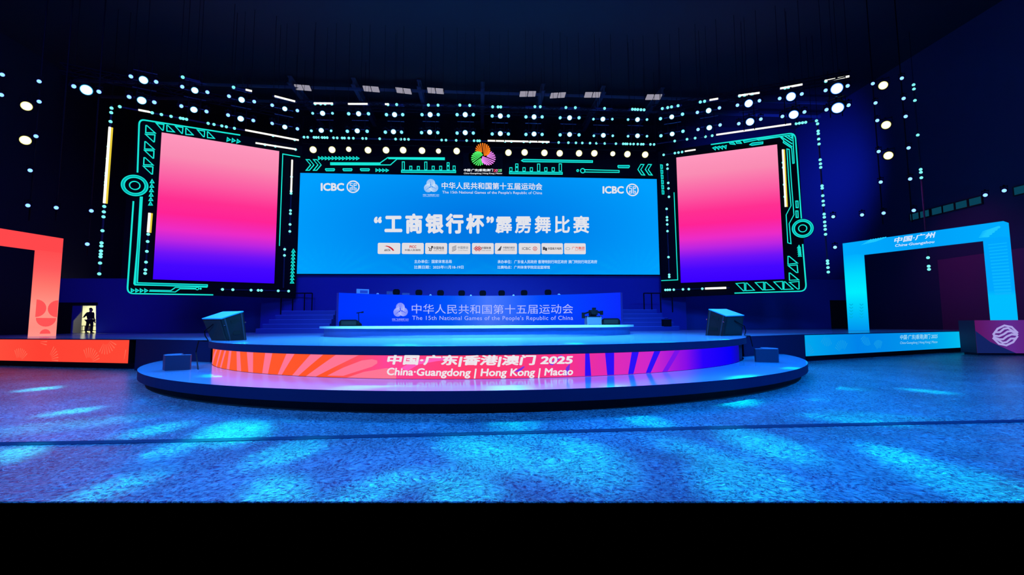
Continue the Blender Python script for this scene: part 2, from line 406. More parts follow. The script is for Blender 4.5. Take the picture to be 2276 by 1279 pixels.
# wall under the centre screen
mb = MB(); mb.box((0, 32.36, 3.07), (30, .2, 3.96)); struct(mb.link('wall_backdrop', matte('backdrop_blue', (0.015, 0.015, 0.26), .8)))
# row of high windows along the right side wall
WR = Wall((30, 40), (30, 12)); WM = matte('window_frame', (.01, .01, .02), .6)
for k, q in enumerate((((2025, 484), (2044, 480)), ((2047, 479), (2067, 474)), ((2073, 472), (2095, 466)), ((2098, 465.5), (2122, 459)), ((2126, 458), (2151, 451)), ((2156, 450), (2183, 443)), ((2256, 427), (2282, 420)))):
    (xa, ya), (xb, yb) = q; a, b = WR.uv(xa, ya), WR.uv(xb, yb)
    mb = MB(); mb.poly(WR, rect(a[0], 8.62, b[0], 9.05), .02, .05, 0); mb.poly(WR, [rect(a[0]-.06, 8.56, b[0]+.06, 9.11), rect(a[0], 8.62, b[0], 9.05)], .0, .08, 1)
    struct(mb.link(f'window_{k+1}', [glow((8, 62, 84)), WM]))

# ------------------------------------------------------------------ stages
def arc(r, a0, a1, n, c=CEN): return [(c[0]+r*math.sin(R_(a0+(a1-a0)*i/n)), c[1]-r*math.cos(R_(a0+(a1-a0)*i/n))) for i in range(n+1)]
AA = math.degrees(math.asin(8.5/9.5))
# low round apron
t = thing('stage_apron', 'low round dark blue stage step curving in front of the main stage', 'stage', (CEN[0], CEN[1]-10.2, 0))
def ring(r0, r1, a): return arc(r1, -a, a, 72)+arc(r0, a, -a, 72)
mb = MB(); mb.slab(ring(9.40, 11.05, 74), .19, H1, 0, 1); mb.link('deck', [DECK, SKIRT], t)
mb = MB(); mb.slab(ring(9.42, 10.88, 74), 0, .19); mb.link('shaded_base', DARK, t)  # black cloth band; shade on the lower riser put into colour and recess
# main stage
t = thing('main_stage', 'round-fronted main stage with glowing blue deck and a curved screen strip', 'stage', (CEN[0], CEN[1], 0))
out = arc(9.5, -AA, AA, 64)+[(8.75, 32.2), (-8.25, 32.2)]
mb = MB(); mb.slab(out, .90, H2, 0, 1); mb.link('deck', [DECK, SKIRT], t)
ins = arc(9.36, -AA, AA, 64)+[(8.65, 32.1), (-8.15, 32.1)]
mb = MB(); mb.slab(ins, 0, .90); mb.link('skirt', SKIRT, t)
FA = Drum(CEN, 9.375)
ul, ur = FA.uv(460, 800)[0], FA.uv(1641, 770)[0]
def fascia(s, q):
    return ramp([(0, (255, 96, 48)), (.345, (255, 84, 44)), (.365, (255, 84, 80)), (.42, (255, 70, 150)), (.52, (255, 62, 110)), (.63, (246, 52, 140)), (.68, (226, 44, 180)), (.75, (205, 40, 205)), (.81, (135, 14, 232)), (.85, (40, 2, 252)), (.94, (10, 0, 250)), (1, (16, 14, 170))], s)
picture(FA, ul, H1+.005, ur, .885, 260, 3, fascia, 'fascia_screen', t, .012)
X5 = lambda X, Y: FA.uv(280+.2548*X, 660+.2548*Y)
X6 = lambda X, Y: FA.uv(1240+.2548*X, 660+.2548*Y)
RAYM = [glow((255, 118, 150)), glow((42, 18, 250)), glow((120, 20, 235)), glow((255, 96, 190)), glow((120, 50, 220))]
def fray(pts, w0, _, mi): m_ = MB(); m_.poly(FA, pts, w0); m_.link('ray_stripe', RAYM[mi], t)
vt, vb = .885, H1+.008
for a, b, c, d in ((748, 758, 718, 724), (790, 803, 752, 762), (827, 841, 790, 800), (865, 880, 825, 838), (905, 926, 885, 908), (970, 1000, 975, 1012), (1060, 1115, 1075, 1115), (1220, 1282, 1195, 1245), (1405, 1475, 1330, 1365), (1615, 1725, 1455, 1510), (1835, 2035, 1575, 1660)):
    ym = 480+(a-740)*.03; yb = 600+max(0, c-740)*.1
    fray([(X5(a, ym)[0], vt), (X5(b, ym)[0], vt), (X5(d, yb)[0], vb), (X5(c, yb)[0], vb)], .016, None, 0)
fray([X5(*p) for p in ((1760, 688), (1900, 618), (2060, 556), (2150, 545), (2194, 556), (2196, 580), (2150, 610), (1900, 690))], .016, None, 0)
fray([(X5(1930, 690)[0], vb)]+[X5(*p) for p in ((2080, 655), (2276, 622), (2360, 640))]+[(X5(2360, 690)[0], vb)], .016, None, 0)
for a, b, c, d in ((235, 272, 232, 287), (408, 487, 426, 486), (640, 702, 608, 655), (835, 890, 762, 805)):
    fray([(X6(a, 470)[0], vt), (X6(b, 470)[0], vt), (X6(d, 650)[0], vb), (X6(c, 650)[0], vb)], .016, None, 1)
fray([(X6(1015, 460)[0], vt), (X6(1062, 460)[0], vt), (X6(950, 630)[0], vb), (X6(905, 630)[0], vb)], .016, None, 2)
X8 = lambda X, Y: FA.uv(840+.2021*X, 760+.2021*Y)
fray([X8(*p) for p in ((250, 290), (420, 200), (700, 175), (860, 190), (640, 215), (450, 250), (330, 320))], .016, None, 3)
fray([X8(*p) for p in ((1530, 310), (1600, 270), (1615, 275), (1560, 330))]+[X8(1500, 330)], .016, None, 4)
fray([X8(*p) for p in ((1880, 250), (2000, 150), (2030, 150), (1920, 260))], .016, None, 4)
fray([X8(*p) for p in ((2070, 280), (2110, 240), (2100, 330), (2085, 372), (2040, 372))], .016, None, 4)
mb = MB()
letters(mb, FA, '中国·广东|香港|澳门 2025', (863, 789, 1271, 813), .03, .075, .12)
letters(mb, FA, 'China·Guangdong | Hong Kong | Macao', (862, 818, 1272, 838.5), .03, .05, .12)
mb.link('lettering', glow((238, 232, 238)), t)
# step blocks up from the apron
for sx, nm in ((-1, 'left'), (1, 'right')):
    cx = CEN[0]; o = []
    f1, f2 = (onz(422, 822.5, H1), onz(366, 825, H1)) if sx < 0 else (onz(1681, 805.5, H1), onz(1730, 806.5, H1))
    d = (f1-f2).normalized(); n = Vector((-d.y, d.x, 0)); n = n if n.y > 0 else -n
    iv = lambda p, a_, b_: ((p+d*a_+n*b_).x, (p+d*a_+n*b_).y)
    o = [iv(f2, 0, 0), iv(f1, 0, 0), iv(f1, 0, .3), iv(f1, -.24, .34), iv(f1, -.24, .95), iv(f2, .12, 1.0), iv(f2, -.06, .75), iv(f2, -.1, .45)]
    mb = MB(); mb.slab(o, H1, .78, 0, 1)
    tag(mb.link('step_block', [DECK, matte('step_side', (.010, .012, .06), .7)]), f'dark blue step block standing on the {nm} end of the round apron', 'step')
# side stages with lit panels
def side_stage(sx):
    nm = 'red' if sx < 0 else 'cyan'
    cx = CEN[0]; e0 = (cx+sx*8.53, 14.72); e1 = (cx+sx*12.25, 16.85); e2 = (cx+sx*27.6, 23.0 if sx > 0 else 22.2); e3 = (cx+sx*27.6, 33.9); e4 = (cx+sx*15.2, 33.9); e5 = (cx+sx*15.2, 32.2); e6 = (cx+sx*8.53, 32.2)
    t = thing('side_stage', f'side stage wing with navy skirt and {nm} lit front panel', 'stage', (e1[0], e1[1], 0))
    mb = MB(); mb.slab([e0, e1, e2, e3, e4, e5, e6], 1.05, H2, 0, 1); mb.link('deck', [DECK, SKIRT], t)
    d = (Vector(e2)-Vector(e1)).normalized(); n = Vector((-d.y, d.x)); n = n if n.y > 0 else -n; q = n*.25
    mb = MB(); mb.slab([e0, e1, (e1[0]+d.x*.02, e1[1]+.3), (e2[0], e2[1]+.5), e3, e4, e5, e6], 0, 1.05); mb.link('skirt', SKIRT, t)
    W = Wall(e1, e2)
    L0 = W.uv(286, 780)[0] if sx < 0 else W.uv(1789, 760)[0]
    L1 = W.uv(-160, 780)[0] if sx < 0 else W.uv(2166, 750)[0]
    mb = MB(); mb.poly(W, rect(L0, .23, L1+.4, 1.05), -.27, -.01); mb.link('panel_housing', BLACK, t)
    if sx < 0:
        fn = lambda s, v: ramp([(0, (255, 72, 54)), (.4, (255, 66, 52)), (1, (255, 96, 74))], s)
    else:
        fn = lambda s, v: ramp([(0, (0, 168, 240)), (.25, (0, 132, 235)), (.6, (0, 150, 235)), (.85, (0, 185, 240)), (1, (20, 205, 240))], s)
    o = picture(W, L0, .235, L1, 1.045, 60, 2, fn, 'lit_panel', t, 0.0)
    ray = glow((255, 104, 82)) if sx < 0 else glow((24, 160, 232))
    S = lambda f, v: (L0+(L1-L0)*f, v)
    fans = ((.02, .15, 100, 200), (.17, .2, 60, 160), (.1, 1.1, 190, 300), (.42, .95, 90, 190), (.36, .3, 120, 220), (.5, .15, 60, 150)) if sx < 0 else ((.0, .2, 10, 100), (.1, 1.15, 200, 300), (.17, .25, 50, 150), (.3, 1.1, 200, 290), (.36, .2, 60, 130))
    for f, v, a0, a1 in fans:
        mb = MB()
        for k in range(9):
            a = R_(a0+(a1-a0)*k/8); c = S(f, v)
            p0 = (c[0]+math.cos(a)*.22, c[1]+math.sin(a)*.22); p1 = (c[0]+math.cos(a)*.55, c[1]+math.sin(a)*.55)
            if .26 < min(p0[1], p1[1]) and max(p0[1], p1[1]) < 1.02 and min(p0[0], p1[0]) > L0+.04: mb.poly(W, pill(p0, p1, .006, .022, 4), .006)
        if mb.v: mb.link('ray_pattern', ray, t)
    if sx > 0:
        mb = MB(); letters(mb, W, '中国·广东|香港|澳门 2025', (2000, 745, 2083, 757, -2.5), .012, .03, .1); letters(mb, W, 'China·Guangdong | Hong Kong | Macao', (2000, 760, 2083, 767, -2.5), .012, .02, .1)
        mb.link('lettering', glow((150, 215, 240)), t)
side_stage(-1); side_stage(1)

# round dance podium with pale rim
PO = (0.0, 21.9)
t = thing('dance_podium', 'round low podium with a pale shiny rim on the main stage', 'podium', (PO[0], PO[1], H2))
mb = MB(); mb.slab(arc(7.1, 0, 360, 96, PO)[:-1], 1.40, 1.485); mb.link('rim', matte('podium_top', (.75, .85, .9), .25), t)
mb = MB(); mb.slab(arc(6.92, 0, 360, 96, PO)[:-1], H2, 1.40); mb.link('base', matte('podium_side', (.10, .16, .40), .5), t)

# curved desk front with the name of the games
DK = Drum((0.05, 16.6), 12.6, -1)
t = thing('judging_desk', 'long curved bright blue desk front with white lettering behind the podium', 'desk', (0, 29.0, H2))
dl, dr = DK.uv(752, 700)[0], DK.uv(1380, 700)[0]
def deskpic(s, v):
    b = ramp([(0, (0, 52, 255)), (.22, (0, 60, 255)), (.38, (0, 84, 250)), (.52, (70, 120, 255)), (.58, (56, 110, 252)), (.72, (0, 74, 255)), (1, (10, 44, 255))], s)
    k = .9+.1*min(1, v*2); return tuple(x*k for x in b)
mb = MB(); mb.add([DK.pt(dl+(dr-dl)*i/40, z, -.02) for i in range(41) for z in (H2, 3.38)]+[DK.pt(dl+(dr-dl)*i/40, z, -.3) for i in range(41) for z in (H2, 3.38)],
    [(2*i, 2*i+2, 2*i+3, 2*i+1) for i in range(40)]+[(82+2*i, 83+2*i, 85+2*i, 84+2*i) for i in range(40)]+[(2*i+1, 2*i+3, 85+2*i, 83+2*i) for i in range(40)]+[(0, 1, 83, 82), (80, 162, 163, 81)])
mb.link('body', matte('desk_body', (.03, .04, .3), .6), t)
picture(DK, dl, H2, dr, 3.38, 60, 4, deskpic, 'lit_front', t, 0.0)
LAV = glow((176, 186, 255))
mb = MB(); letters(mb, DK, '中华人民共和国第十五届运动会', (915, 676, 1274, 697.5), .03, .012); letters(mb, DK, 'The 15th National Games of the People\'s Republic of China', (916, 702, 1274, 714.5), .03, .02, 0, 0, 1.08)
mb.link('lettering', LAV, t)
def emblem(wall, c, r, mats, name, parent, w=.02, text=None, txtmat=None):
    """three fans of rounded strokes"""
    root = parent
    for k, mt in enumerate(mats):
        mb = MB(); ca, sa = math.cos(R_(120*k)), math.sin(R_(120*k)); q = r/370
        tr = lambda x, y: (c[0]+(x*ca-y*sa)*q, c[1]+(x*sa+y*ca)*q)
        for i in range(13):
            a = R_(200-i*217/12); tip = (-10+195*math.cos(a), 150+195*math.sin(a))
            inn = (-95+13*i, 88+2*i) if i < 6 else (28+16*(i-6), -2+3*(i-6))
            mb.poly(wall, pill(tr(*inn), tr(*tip), 7*q, 17*q, 4), w+.0004*i, None, 0)
        mb.link(name, mt, root)
dc = DK.uv(890, 690.5); dsz = DK.uv(890, 690.5)[1]-DK.uv(890, 708.1)[1]
emblem(DK, dc, dsz, [LAV]*3, 'emblem', t, .03)
mb = MB(); letters(mb, DK, '中国·广东|香港|澳门 2025', (871, 708.5, 908, 712), .03, .03); letters(mb, DK, 'China·Guangdong | Hong Kong | Macao', (871, 712.6, 908, 714.6), .03, .03); mb.link('small_print', LAV, t)

# risers of seats behind the desk, chairs, papers, cards, monitors
RS = Drum((0.05, 16.6), 13.3, -1)
mb = MB(); mb.slab([(-8.3, 29.0)]+[(DK.c.x+13.0*math.sin(R_(a)), 16.6+13.0*math.cos(R_(a))) for a in range(-34, 35, 4)]+[(8.4, 29.0), (8.4, 31.6), (-8.3, 31.6)], H2, 3.02)
tag(mb.link('judges_riser', STEP), 'raised dark blue platform behind the curved desk front', 'platform')
mb = MB(); dn = arc(1, 0, 1, 1)
mb.add([DK.pt(dl+.5+(dr-dl-1)*i/30, z, -ww) for i in range(31) for z, ww in ((3.27, .32), (3.31, .32), (3.31, .75), (3.27, .75))],
       [(4*i+j, 4*i+4+j, 4*i+4+(j+1) % 4, 4*i+(j+1) % 4) for i in range(30) for j in range(4)]+[(0, 1, 2, 3), (123, 122, 121, 120)])
for i in range(1, 30, 4): p = DK.pt(dl+.5+(dr-dl-1)*i/30, 0, -.6); mb.bar((p.x, p.y, 3.02), (p.x, p.y, 3.28), .04)
tag(mb.link('judges_table', matte('table_top', (.15, .17, .35), .5)), 'long curved dark table top behind the blue desk front', 'table')
pw = matte('paper', (.7, .75, .9), .7)
CH = matte('chair_black', (.003, .003, .006), .9, spec=.1)
for k, (x, y) in enumerate(((885, 652), (934, 651.5), (981, 652), (1027, 653), (1073, 653), (1114, 653), (1163, 652.5), (1215, 652))):
    p = RS.pt(RS.uv(x, y)[0], 0); dirv = (p-RS.c).normalized(); rz = math.atan2(dirv.y, dirv.x)-math.pi/2
    t = thing('judge_chair', f'{ORDS[k]} black rounded chair from the left behind the curved blue desk', 'chair', (p.x+dirv.x*.55, p.y+dirv.y*.55, 3.02), 'chairs of the judges'); t.rotation_euler = (0, 0, rz)
    mb = MB(); mb.poly(Wall((-1, 0), (1, 0)), [(q[0]+1, q[1]) for q in rrect(-.22, .42, .22, .80, .14)], .0, .07); mb.link('backrest', CH, t, local=True)
    mb = MB(); mb.box((0, .0, .36), (.42, .44, .07)); mb.link('seat', CH, t, local=True)
    mb = MB(); mb.bar((0, 0, .04), (0, 0, .33), .03); mb.link('post', CH, t, local=True)
    mb = MB()
    for a in range(5): mb.bar((0, 0, .05), (.26*math.cos(a*1.2566), .26*math.sin(a*1.2566), .025), .022)
    mb.link('base', CH, t, local=True)
def ondesk(px, off=.5):
    u = DK.uv(px, 655)[0]; p = DK.pt(u, 3.312, -off); return p, -u/DK.r
for k, x in enumerate((844, 959, 1047, 1140, 1239)):
    p, rz = ondesk(x, .42); mb = MB(); c, s_ = math.cos(rz)*.12, math.sin(rz)*.12
    mb.add([(p.x-c, p.y-s_-.07, p.z), (p.x+c, p.y+s_-.07, p.z), (p.x-c, p.y-s_+.07, p.z), (p.x+c, p.y+s_+.07, p.z), (p.x-c*.3, p.y-s_, p.z+.17), (p.x+c*.3, p.y+s_, p.z+.17)], [(0, 1, 5, 4), (3, 2, 4, 5), (0, 4, 2), (1, 3, 5), (0, 2, 3, 1)])
    tag(mb.link('name_card', pw), f'{ORDS[k]} white folded name card from the left along the curved desk', 'card', 'name cards on the desk')
for k, x in enumerate((868, 926, 1015, 1108, 1155, 1230, 1288)):
    p, rz = ondesk(x, .5); mb = MB()
    for j in range(3): mb.box((p.x+.03*j, p.y+.02*j, p.z+.016*(j+.5)), (.36, .26, .014), 0, rz+.1*j)
    tag(mb.link('paper_stack', pw), f'{ORDS[k]} small stack of white papers from the left on the curved desk', 'papers', 'papers on the desk')
for k, (x, yb, w_, h_, far) in enumerate(((813, 652, .74, .34, .55), (880, 653, .5, .36, 1.5), (912, 653.5, .48, .28, 1.5))):
    p, rz = ondesk(x, .55); z0 = p.z
    p = p if far < 1 else RS.pt(RS.uv(x, 650)[0], 3.02, -1.5); z0 = p.z
    t = thing('monitor', ['pale blue monitor standing at the left end of the curved desk', 'dim grey monitor behind the second chair from the left', 'low dim monitor right of the other dim monitor behind the desk'][k], 'monitor', (p.x, p.y, z0)); t.rotation_euler = (0, 0, rz)
    zz = 0.04 if far < 1 else .36
    mb = MB(); mb.box((0, 0, zz+h_/2), (w_, .05, h_)); mb.link('casing', matte('monitor_back%d' % (k > 0), (.30, .42, .62) if k == 0 else (.09, .10, .26), .4), t, local=True)
    mb = MB(); mb.box((0.06, -.03, zz+h_/2+.01), (w_*.62, .02, h_*.5)); mb.link('rear_panel', matte('panel_blue', (.06, .08, .4), .5), t, local=True)
    mb = MB(); mb.box((0, .04, .01), (.3, .22, .02)); mb.bar((0, .04, .01), (0, .03, zz+.06), .025); mb.link('stand', CH, t, local=True)

# stairs at either side of the desk
def stairs(sx):
    side = 'left' if sx < 0 else 'right'
    xa, xb = (at(608, 735, 28.6).x, at(752, 735, 28.6).x) if sx < 0 else (at(1383, 732, 28.2).x, at(1508, 732, 28.2).x)
    t = thing('stair_flight', f'short blue carpeted stairs beside the {side} end of the curved desk', 'stairs', ((xa+xb)/2, 28, H2))
    lo_, hi_ = min(xa, xb), max(xa, xb)
    for k in range(5):
        off = k*.22
        l = lo_+(off if sx < 0 else 0); r = hi_-(0 if sx < 0 else off)
        mb = MB(); mb.box(((l+r)/2, (27.4+k*.32+31.8)/2, H2+.135+.27*k), (r-l, 31.8-27.4-k*.32, .27)); tr = mb.link('tread', matte('stair_blue_shaded', (.02, .025, .24), .8), t)
        mb = MB(); mb.box(((l+r)/2, (27.4+k*.32+31.8)/2, H2+.278+.27*k), (r-l, 31.8-27.4-k*.32, .016)); mb.link('lit_tread', matte('stair_blue_lit', (.10, .12, .62), .8), tr)  # lighter tops over darker fronts: light on the steps put into their colours
    return t
stairs(-1); stairs(1)
for sx, pxs, nm in ((-1, (624, 650, 676, 693), 'left'), (1, (1432, 1449, 1469, 1495), 'right')):
    t = thing('handrail', f'thin dark handrail posts on the stairs at the {nm} of the desk', 'railing', at(pxs[1], 700, 31)); tops = []
    for x in pxs:
        a = at(x, 692, 31); b = at(x, 652, 31); mb = MB(); mb.bar((a.x, a.y, 2.3), (a.x, a.y, b.z), .04); mb.link('post', BLACK, t); tops.append(Vector((a.x, a.y, b.z)))
    mb = MB(); mb.tube(tops, .04); mb.link('top_rail', BLACK, t)
p = at(1486, 716, 27.9); mb = MB(); mb.box((p.x, 27.55, H2+.27+.2), (.5, .3, .4)); mb.box((p.x, 27.55, H2+.27+.42), (.52, .32, .05)); mb.bar((p.x-.12, 27.55, H2+.27+.5), (p.x+.12, 27.55, H2+.27+.5), .02)
tag(mb.link('flight_case', BLACK), 'small black case standing on the lowest right stair', 'case')
# black things on the podium
def wedge(px0, px1, d, label):
    a, b = at(px0, 722, d), at(px1, 722, d); z = 1.485; hgt = .30; dx = Vector((b.x-a.x, b.y-a.y, 0)); n = Vector((-dx.y, dx.x, 0)).normalized()*.45
    t = thing('floor_monitor', label, 'loudspeaker', ((a.x+b.x)/2, (a.y+b.y)/2, z))
    pr = [(0, 0), (1, 0), (1, .6), (.94, .9), (.86, 1), (.14, 1), (.06, .9), (0, .6)]
    mb = MB(); k = len(pr)
    mb.add([Vector((a.x, a.y, z))+dx*u+Vector((0, 0, hgt*v)) for u, v in pr]+[Vector((a.x, a.y, z))+dx*u+n+Vector((0, 0, hgt*v*.55)) for u, v in pr], [tuple(range(k)), tuple(range(2*k-1, k-1, -1))]+[(i, (i+1) % k, k+(i+1) % k, k+i) for i in range(k)])
    mb.link('cabinet', CH, t)
    mb = MB(); q = Vector((a.x, a.y, z))-n*.03; mb.add([q+dx*.12+Vector((0, 0, .05)), q+dx*.88+Vector((0, 0, .05)), q+dx*.88+Vector((0, 0, .24)), q+dx*.12+Vector((0, 0, .24))], [(0, 1, 2, 3)]); mb.link('grille', matte('grille', (.004, .004, .006), .9), t)
wedge(753, 797, 21.0, 'low black floor monitor on the left of the podium before the desk')
wedge(1337, 1379, 21.0, 'low black floor monitor on the right of the podium before the desk')
p = at(794, 722, 21.3); t = thing('microphone_stand', 'thin black microphone stand behind the left floor monitor', 'microphone stand', (p.x, p.y+.3, 1.485)); px, py = p.x, p.y+.3; zt = at(793, 695, 21.6).z
mb = MB(); mb.bar((px, py, 1.5), (px-.03, py, zt), .02); mb.link('pole', CH, t)
mb = MB(); mb.lathe([(.14, 0), (.14, .03), (.03, .04)], 'Z', 14, 0, (px, py, 1.485)); mb.link('base', CH, t)
mb = MB(); mb.bar((px-.12, py, zt-.03), (px+.12, py, zt+.01), .022); mb.bar((px+.1, py, zt), (px+.2, py, zt+.02), .035); mb.link('microphone', CH, t)
p = at(1318, 722, 20.6); z = 1.485
t = thing('equipment_case', 'grey equipment case on the right of the podium carrying a camera', 'case', (p.x, p.y, z))
mb = MB(); mb.box((p.x, p.y, z+.19), (.66, .5, .34)); mb.link('body', matte('case_grey', (.10, .12, .22), .5), t)
mb = MB(); mb.box((p.x, p.y, z+.375), (.70, .54, .04)); mb.link('lid', CH, t)
mb = MB()
for dx in (-.3, .3): mb.bar((p.x+dx, p.y-.27, z), (p.x+dx, p.y-.27, z+.38), .025)
mb.link('edge_trim', matte('steel', (.3, .32, .4), .4, .8), t)
zc = z+.40
t = thing('broadcast_camera', 'black television camera resting on the grey case on the podium', 'camera', (p.x, p.y, zc))
mb = MB(); mb.box((p.x+.02, p.y, zc+.16), (.36, .24, .22)); mb.box((p.x+.06, p.y, zc+.33), (.16, .1, .1)); mb.box((p.x, p.y, zc+.025), (.3, .2, .05)); mb.link('body', CH, t)
mb = MB(); mb.lathe([(.07, 0), (.09, -.22), (.11, -.26), (.0, -.26)], 'Y', 14, 0, (p.x-.06, p.y-.12, zc+.17)); mb.link('lens', BLACK, t)
mb = MB(); mb.bar((p.x+.1, p.y, zc+.22), (p.x+.42, p.y+.05, zc+.14), .05); mb.bar((p.x+.42, p.y+.05, zc+.05), (p.x+.42, p.y+.05, zc+.24), .07); mb.link('viewfinder', CH, t)
mb = MB(); mb.bar((p.x-.12, p.y, zc+.2), (p.x-.42, p.y, zc+.1), .04); mb.bar((p.x-.44, p.y, zc-.1), (p.x-.44, p.y, zc+.16), .07); mb.link('battery_arm', CH, t)

# big loudspeakers at the stage edge
def speaker(px, d, label, cables):
    A, B, C_, A2, B2, C2, D2 = px
    a = onz(*A, H2); b = onz(*B, H2); c = onz(*C_, H2); dd = a+c-b; dd.z = H2
    dep = lambda p: (p-CAM).dot(Fv)
    a2, b2, c2 = at(*A2, dep(a)+.02), at(*B2, dep(b)+.02), at(*C2, dep(c)+.02); d2 = at(*D2, dep(dd)-.1)
    t = thing('stage_loudspeaker', label, 'loudspeaker', (b.x, b.y, H2))
    lift = Vector((0, 0, .0)); mb = MB(); mb.hexa([a, b, c, dd], [a2, b2, c2, d2]); mb.link('cabinet', CAB, t)
    top = [a2, b2, c2, d2]; ce = sum(top, Vector())/4
    nrm = (b2-a2).cross(d2-a2).normalized(); nrm = nrm if nrm.z > 0 else -nrm
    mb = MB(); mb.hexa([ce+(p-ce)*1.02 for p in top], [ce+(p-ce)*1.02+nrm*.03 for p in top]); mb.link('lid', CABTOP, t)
    # handles and edge trim on the side that shows them
    e1, e2 = (c-b), (b2-b); n = e1.cross(e2).normalized()
    if n.dot(CAM-b) < 0: n = -n
    P = lambda s, v, o: (b*(1-s)+c*s)*(1-v)+(b2*(1-s)+c2*s)*v+n*o
    for v in (.22, .70):
        mb = MB(); q = [P(.34, v, 0), P(.72, v, 0), P(.72, v+.13, 0), P(.34, v+.13, 0)]
        mb.hexa([x+n*.004 for x in q], [x+n*.03 for x in q])
        tag(mb.link('handle', matte('handle_black', (.002, .002, .003), .8), t), 'black recessed handle')
    for s0 in (.10, .86):
        mb = MB(); mb.hexa([P(s0, .02, .0), P(s0+.05, .02, .0), P(s0+.05, .98, .0), P(s0, .98, .0)], [P(s0, .02, .025), P(s0+.05, .02, .025), P(s0+.05, .98, .025), P(s0, .98, .025)]); mb.link('edge_trim', matte('cab_trim', (.035, .035, .06), .5), t)
    mb = MB(); q = P(.96, .62, .02); mb.bar(q, q+n*.05, .02, 10); q = P(.03, .7, .02); mb.bar(q, q+n*.04, .016, 10)
    mb.link('rigging_pin', matte('chrome', (.6, .6, .65), .25, 1), t)
    f1 = (b-a); n2 = f1.cross(a2-a).normalized(); n2 = n2 if n2.dot(CAM-a) > 0 else -n2
    Q = lambda s, v, o: (a*(1-s)+b*s)*(1-v)+(a2*(1-s)+b2*s)*v+n2*o
    mb = MB(); mb.hexa([Q(.08, .06, 0), Q(.92, .06, 0), Q(.92, .94, 0), Q(.08, .94, 0)], [Q(.08, .06, .02), Q(.92, .06, .02), Q(.92, .94, .02), Q(.08, .94, .02)]); mb.link('grille', matte('speaker_grille', (.01, .01, .014), .7), t)
    mb = MB(); mb.tube([Q(.55, .78, .04), Q(.3, .62, .07), Q(.05, .5, .09), Q(-.08, .25, .08), Q(-.06, .0, .06)]+[p for p in cables], .016)
    mb.link('cable', BLACK, t)
speaker(((470, 757), (506, 758), (548, 756.5), (450, 710), (492, 710), (541, 694), (496, 695)), 13.9, 'big black loudspeaker with lit lid at the left rim of the main stage', [onz(455, 757.5, 1.1)+Vector((-.05, -.2, 0)), onz(452, 760, 1.05)+Vector((-.05, -.25, -.3)), onz(456, 765, 1.05)+Vector((-.02, -.2, -.66))])
speaker(((1649, 746), (1606, 747), (1568, 746), (1653, 702.5), (1614, 704), (1575, 689), (1614, 689)), 15, 'big black loudspeaker with lit lid at the right rim of the main stage', [onz(1656, 747, 1.1)+Vector((.05, -.2, 0)), onz(1659, 750, 1.05)+Vector((.05, -.25, -.3))])

# lit portals
def lit_beam(r0, r1, n, fn, name, parent, strength=1.0):
    """four-sided lit beam from section r0 to section r1, colour fn(t)"""
    mb = MB(); k = 4
    mb.add([r0[j]+(r1[j]-r0[j])*(i/n) for i in range(n+1) for j in range(k)], [(i*k+j, i*k+(j+1) % k, (i+1)*k+(j+1) % k, (i+1)*k+j) for i in range(n) for j in range(k)]+[(0, 1, 2, 3), tuple(n*k+j for j in range(4))])
    o = mb.link(name, screen_mat(strength), parent); ca = o.data.color_attributes.new('picture', 'FLOAT_COLOR', 'POINT'); buf = []
    for i in range(n+1):
        for j in range(k): buf += lin(fn(i/n, j))
    ca.data.foreach_set('color', buf); return o
def portal(A, B, ztop, zA, zB, side, label, sec=.74, thick=.8):
    A, B = cam2w(*A), cam2w(*B); p = (B-A).normalized(); n = Vector((p.y, -p.x, 0)); n = n if n.dot(CAM-A) > 0 else -n
    t = thing('lit_portal', label, 'gate', (A.x, A.y, zA)); Z = Vector((0, 0, 1)); h = sec/2
    def foot(c, z): return [c-p*h+n*thick/2+Z*z, c+p*h+n*thick/2+Z*z, c+p*h-n*thick/2+Z*z, c-p*h-n*thick/2+Z*z]
    return t, A, B, p, n, foot
zt = 6.28
t, A, B, p, n, foot = portal((20.42, 26.9), (23.42, 21.7), zt, H2, 0, 1, 'tall bright blue lit portal frame at the right behind the cyan panel')
fc = lambda s, j: ramp([(0, (0, 150, 240)), (.22, (0, 190, 250)), (.5, (0, 238, 255)), (.72, (0, 220, 255)), (1, (0, 176, 255))], s)
fd = lambda s, j: ramp([(0, (0, 186, 255)), (.5, (0, 190, 255)), (.52, (0, 168, 255)), (1, (0, 166, 255))], s)
tube_legA = lit_beam(foot(A, H2), foot(A, zt-.74), 20, fc, 'leg', t)
lit_beam(foot(B, 0), foot(B, zt-.74), 20, fd, 'leg', t)
def beam_ends(A, B, p, n, z, wid=.74, thick=.8, sec=.74):
    Z = Vector((0, 0, 1)); h = wid/2
    f = lambda c: [c+n*thick/2+Z*(z-sec), c+n*thick/2+Z*z, c-n*thick/2+Z*z, c-n*thick/2+Z*(z-sec)]
    return f(A-p*h), f(B+p*h)
r0, r1 = beam_ends(A, B, p, n, zt)
lit_beam(r0, r1, 12, lambda s, j: ramp([(0, (0, 172, 255)), (.5, (0, 160, 248)), (1, (0, 172, 255))], s), 'crossbeam', t)
WP = Wall((A.x+n.x*.41, A.y+n.y*.41), (B.x+n.x*.41, B.y+n.y*.41))
mb = MB(); letters(mb, WP, '中国·广州', (1988, 529, 2079, 541, -13), .015, .05, .15); letters(mb, WP, 'China·Guangzhou', (1990, 543.5, 2077, 551, -9), .015, .03, .15); 
mb.link('lettering', glow((214, 232, 255)), t)
for k in range(5):
    mb = MB(); x0, y0 = 2176+k*2, 528-k*3.2
    a_, b_ = WP.uv(x0, y0), WP.uv(x0+20+k*4, y0-3-k*1.7); mb.poly(WP, pill(a_, b_, .01, .06, 4), .012); mb.link('ray_stripe', glow((30, 200, 255)), t)
mb = MB()
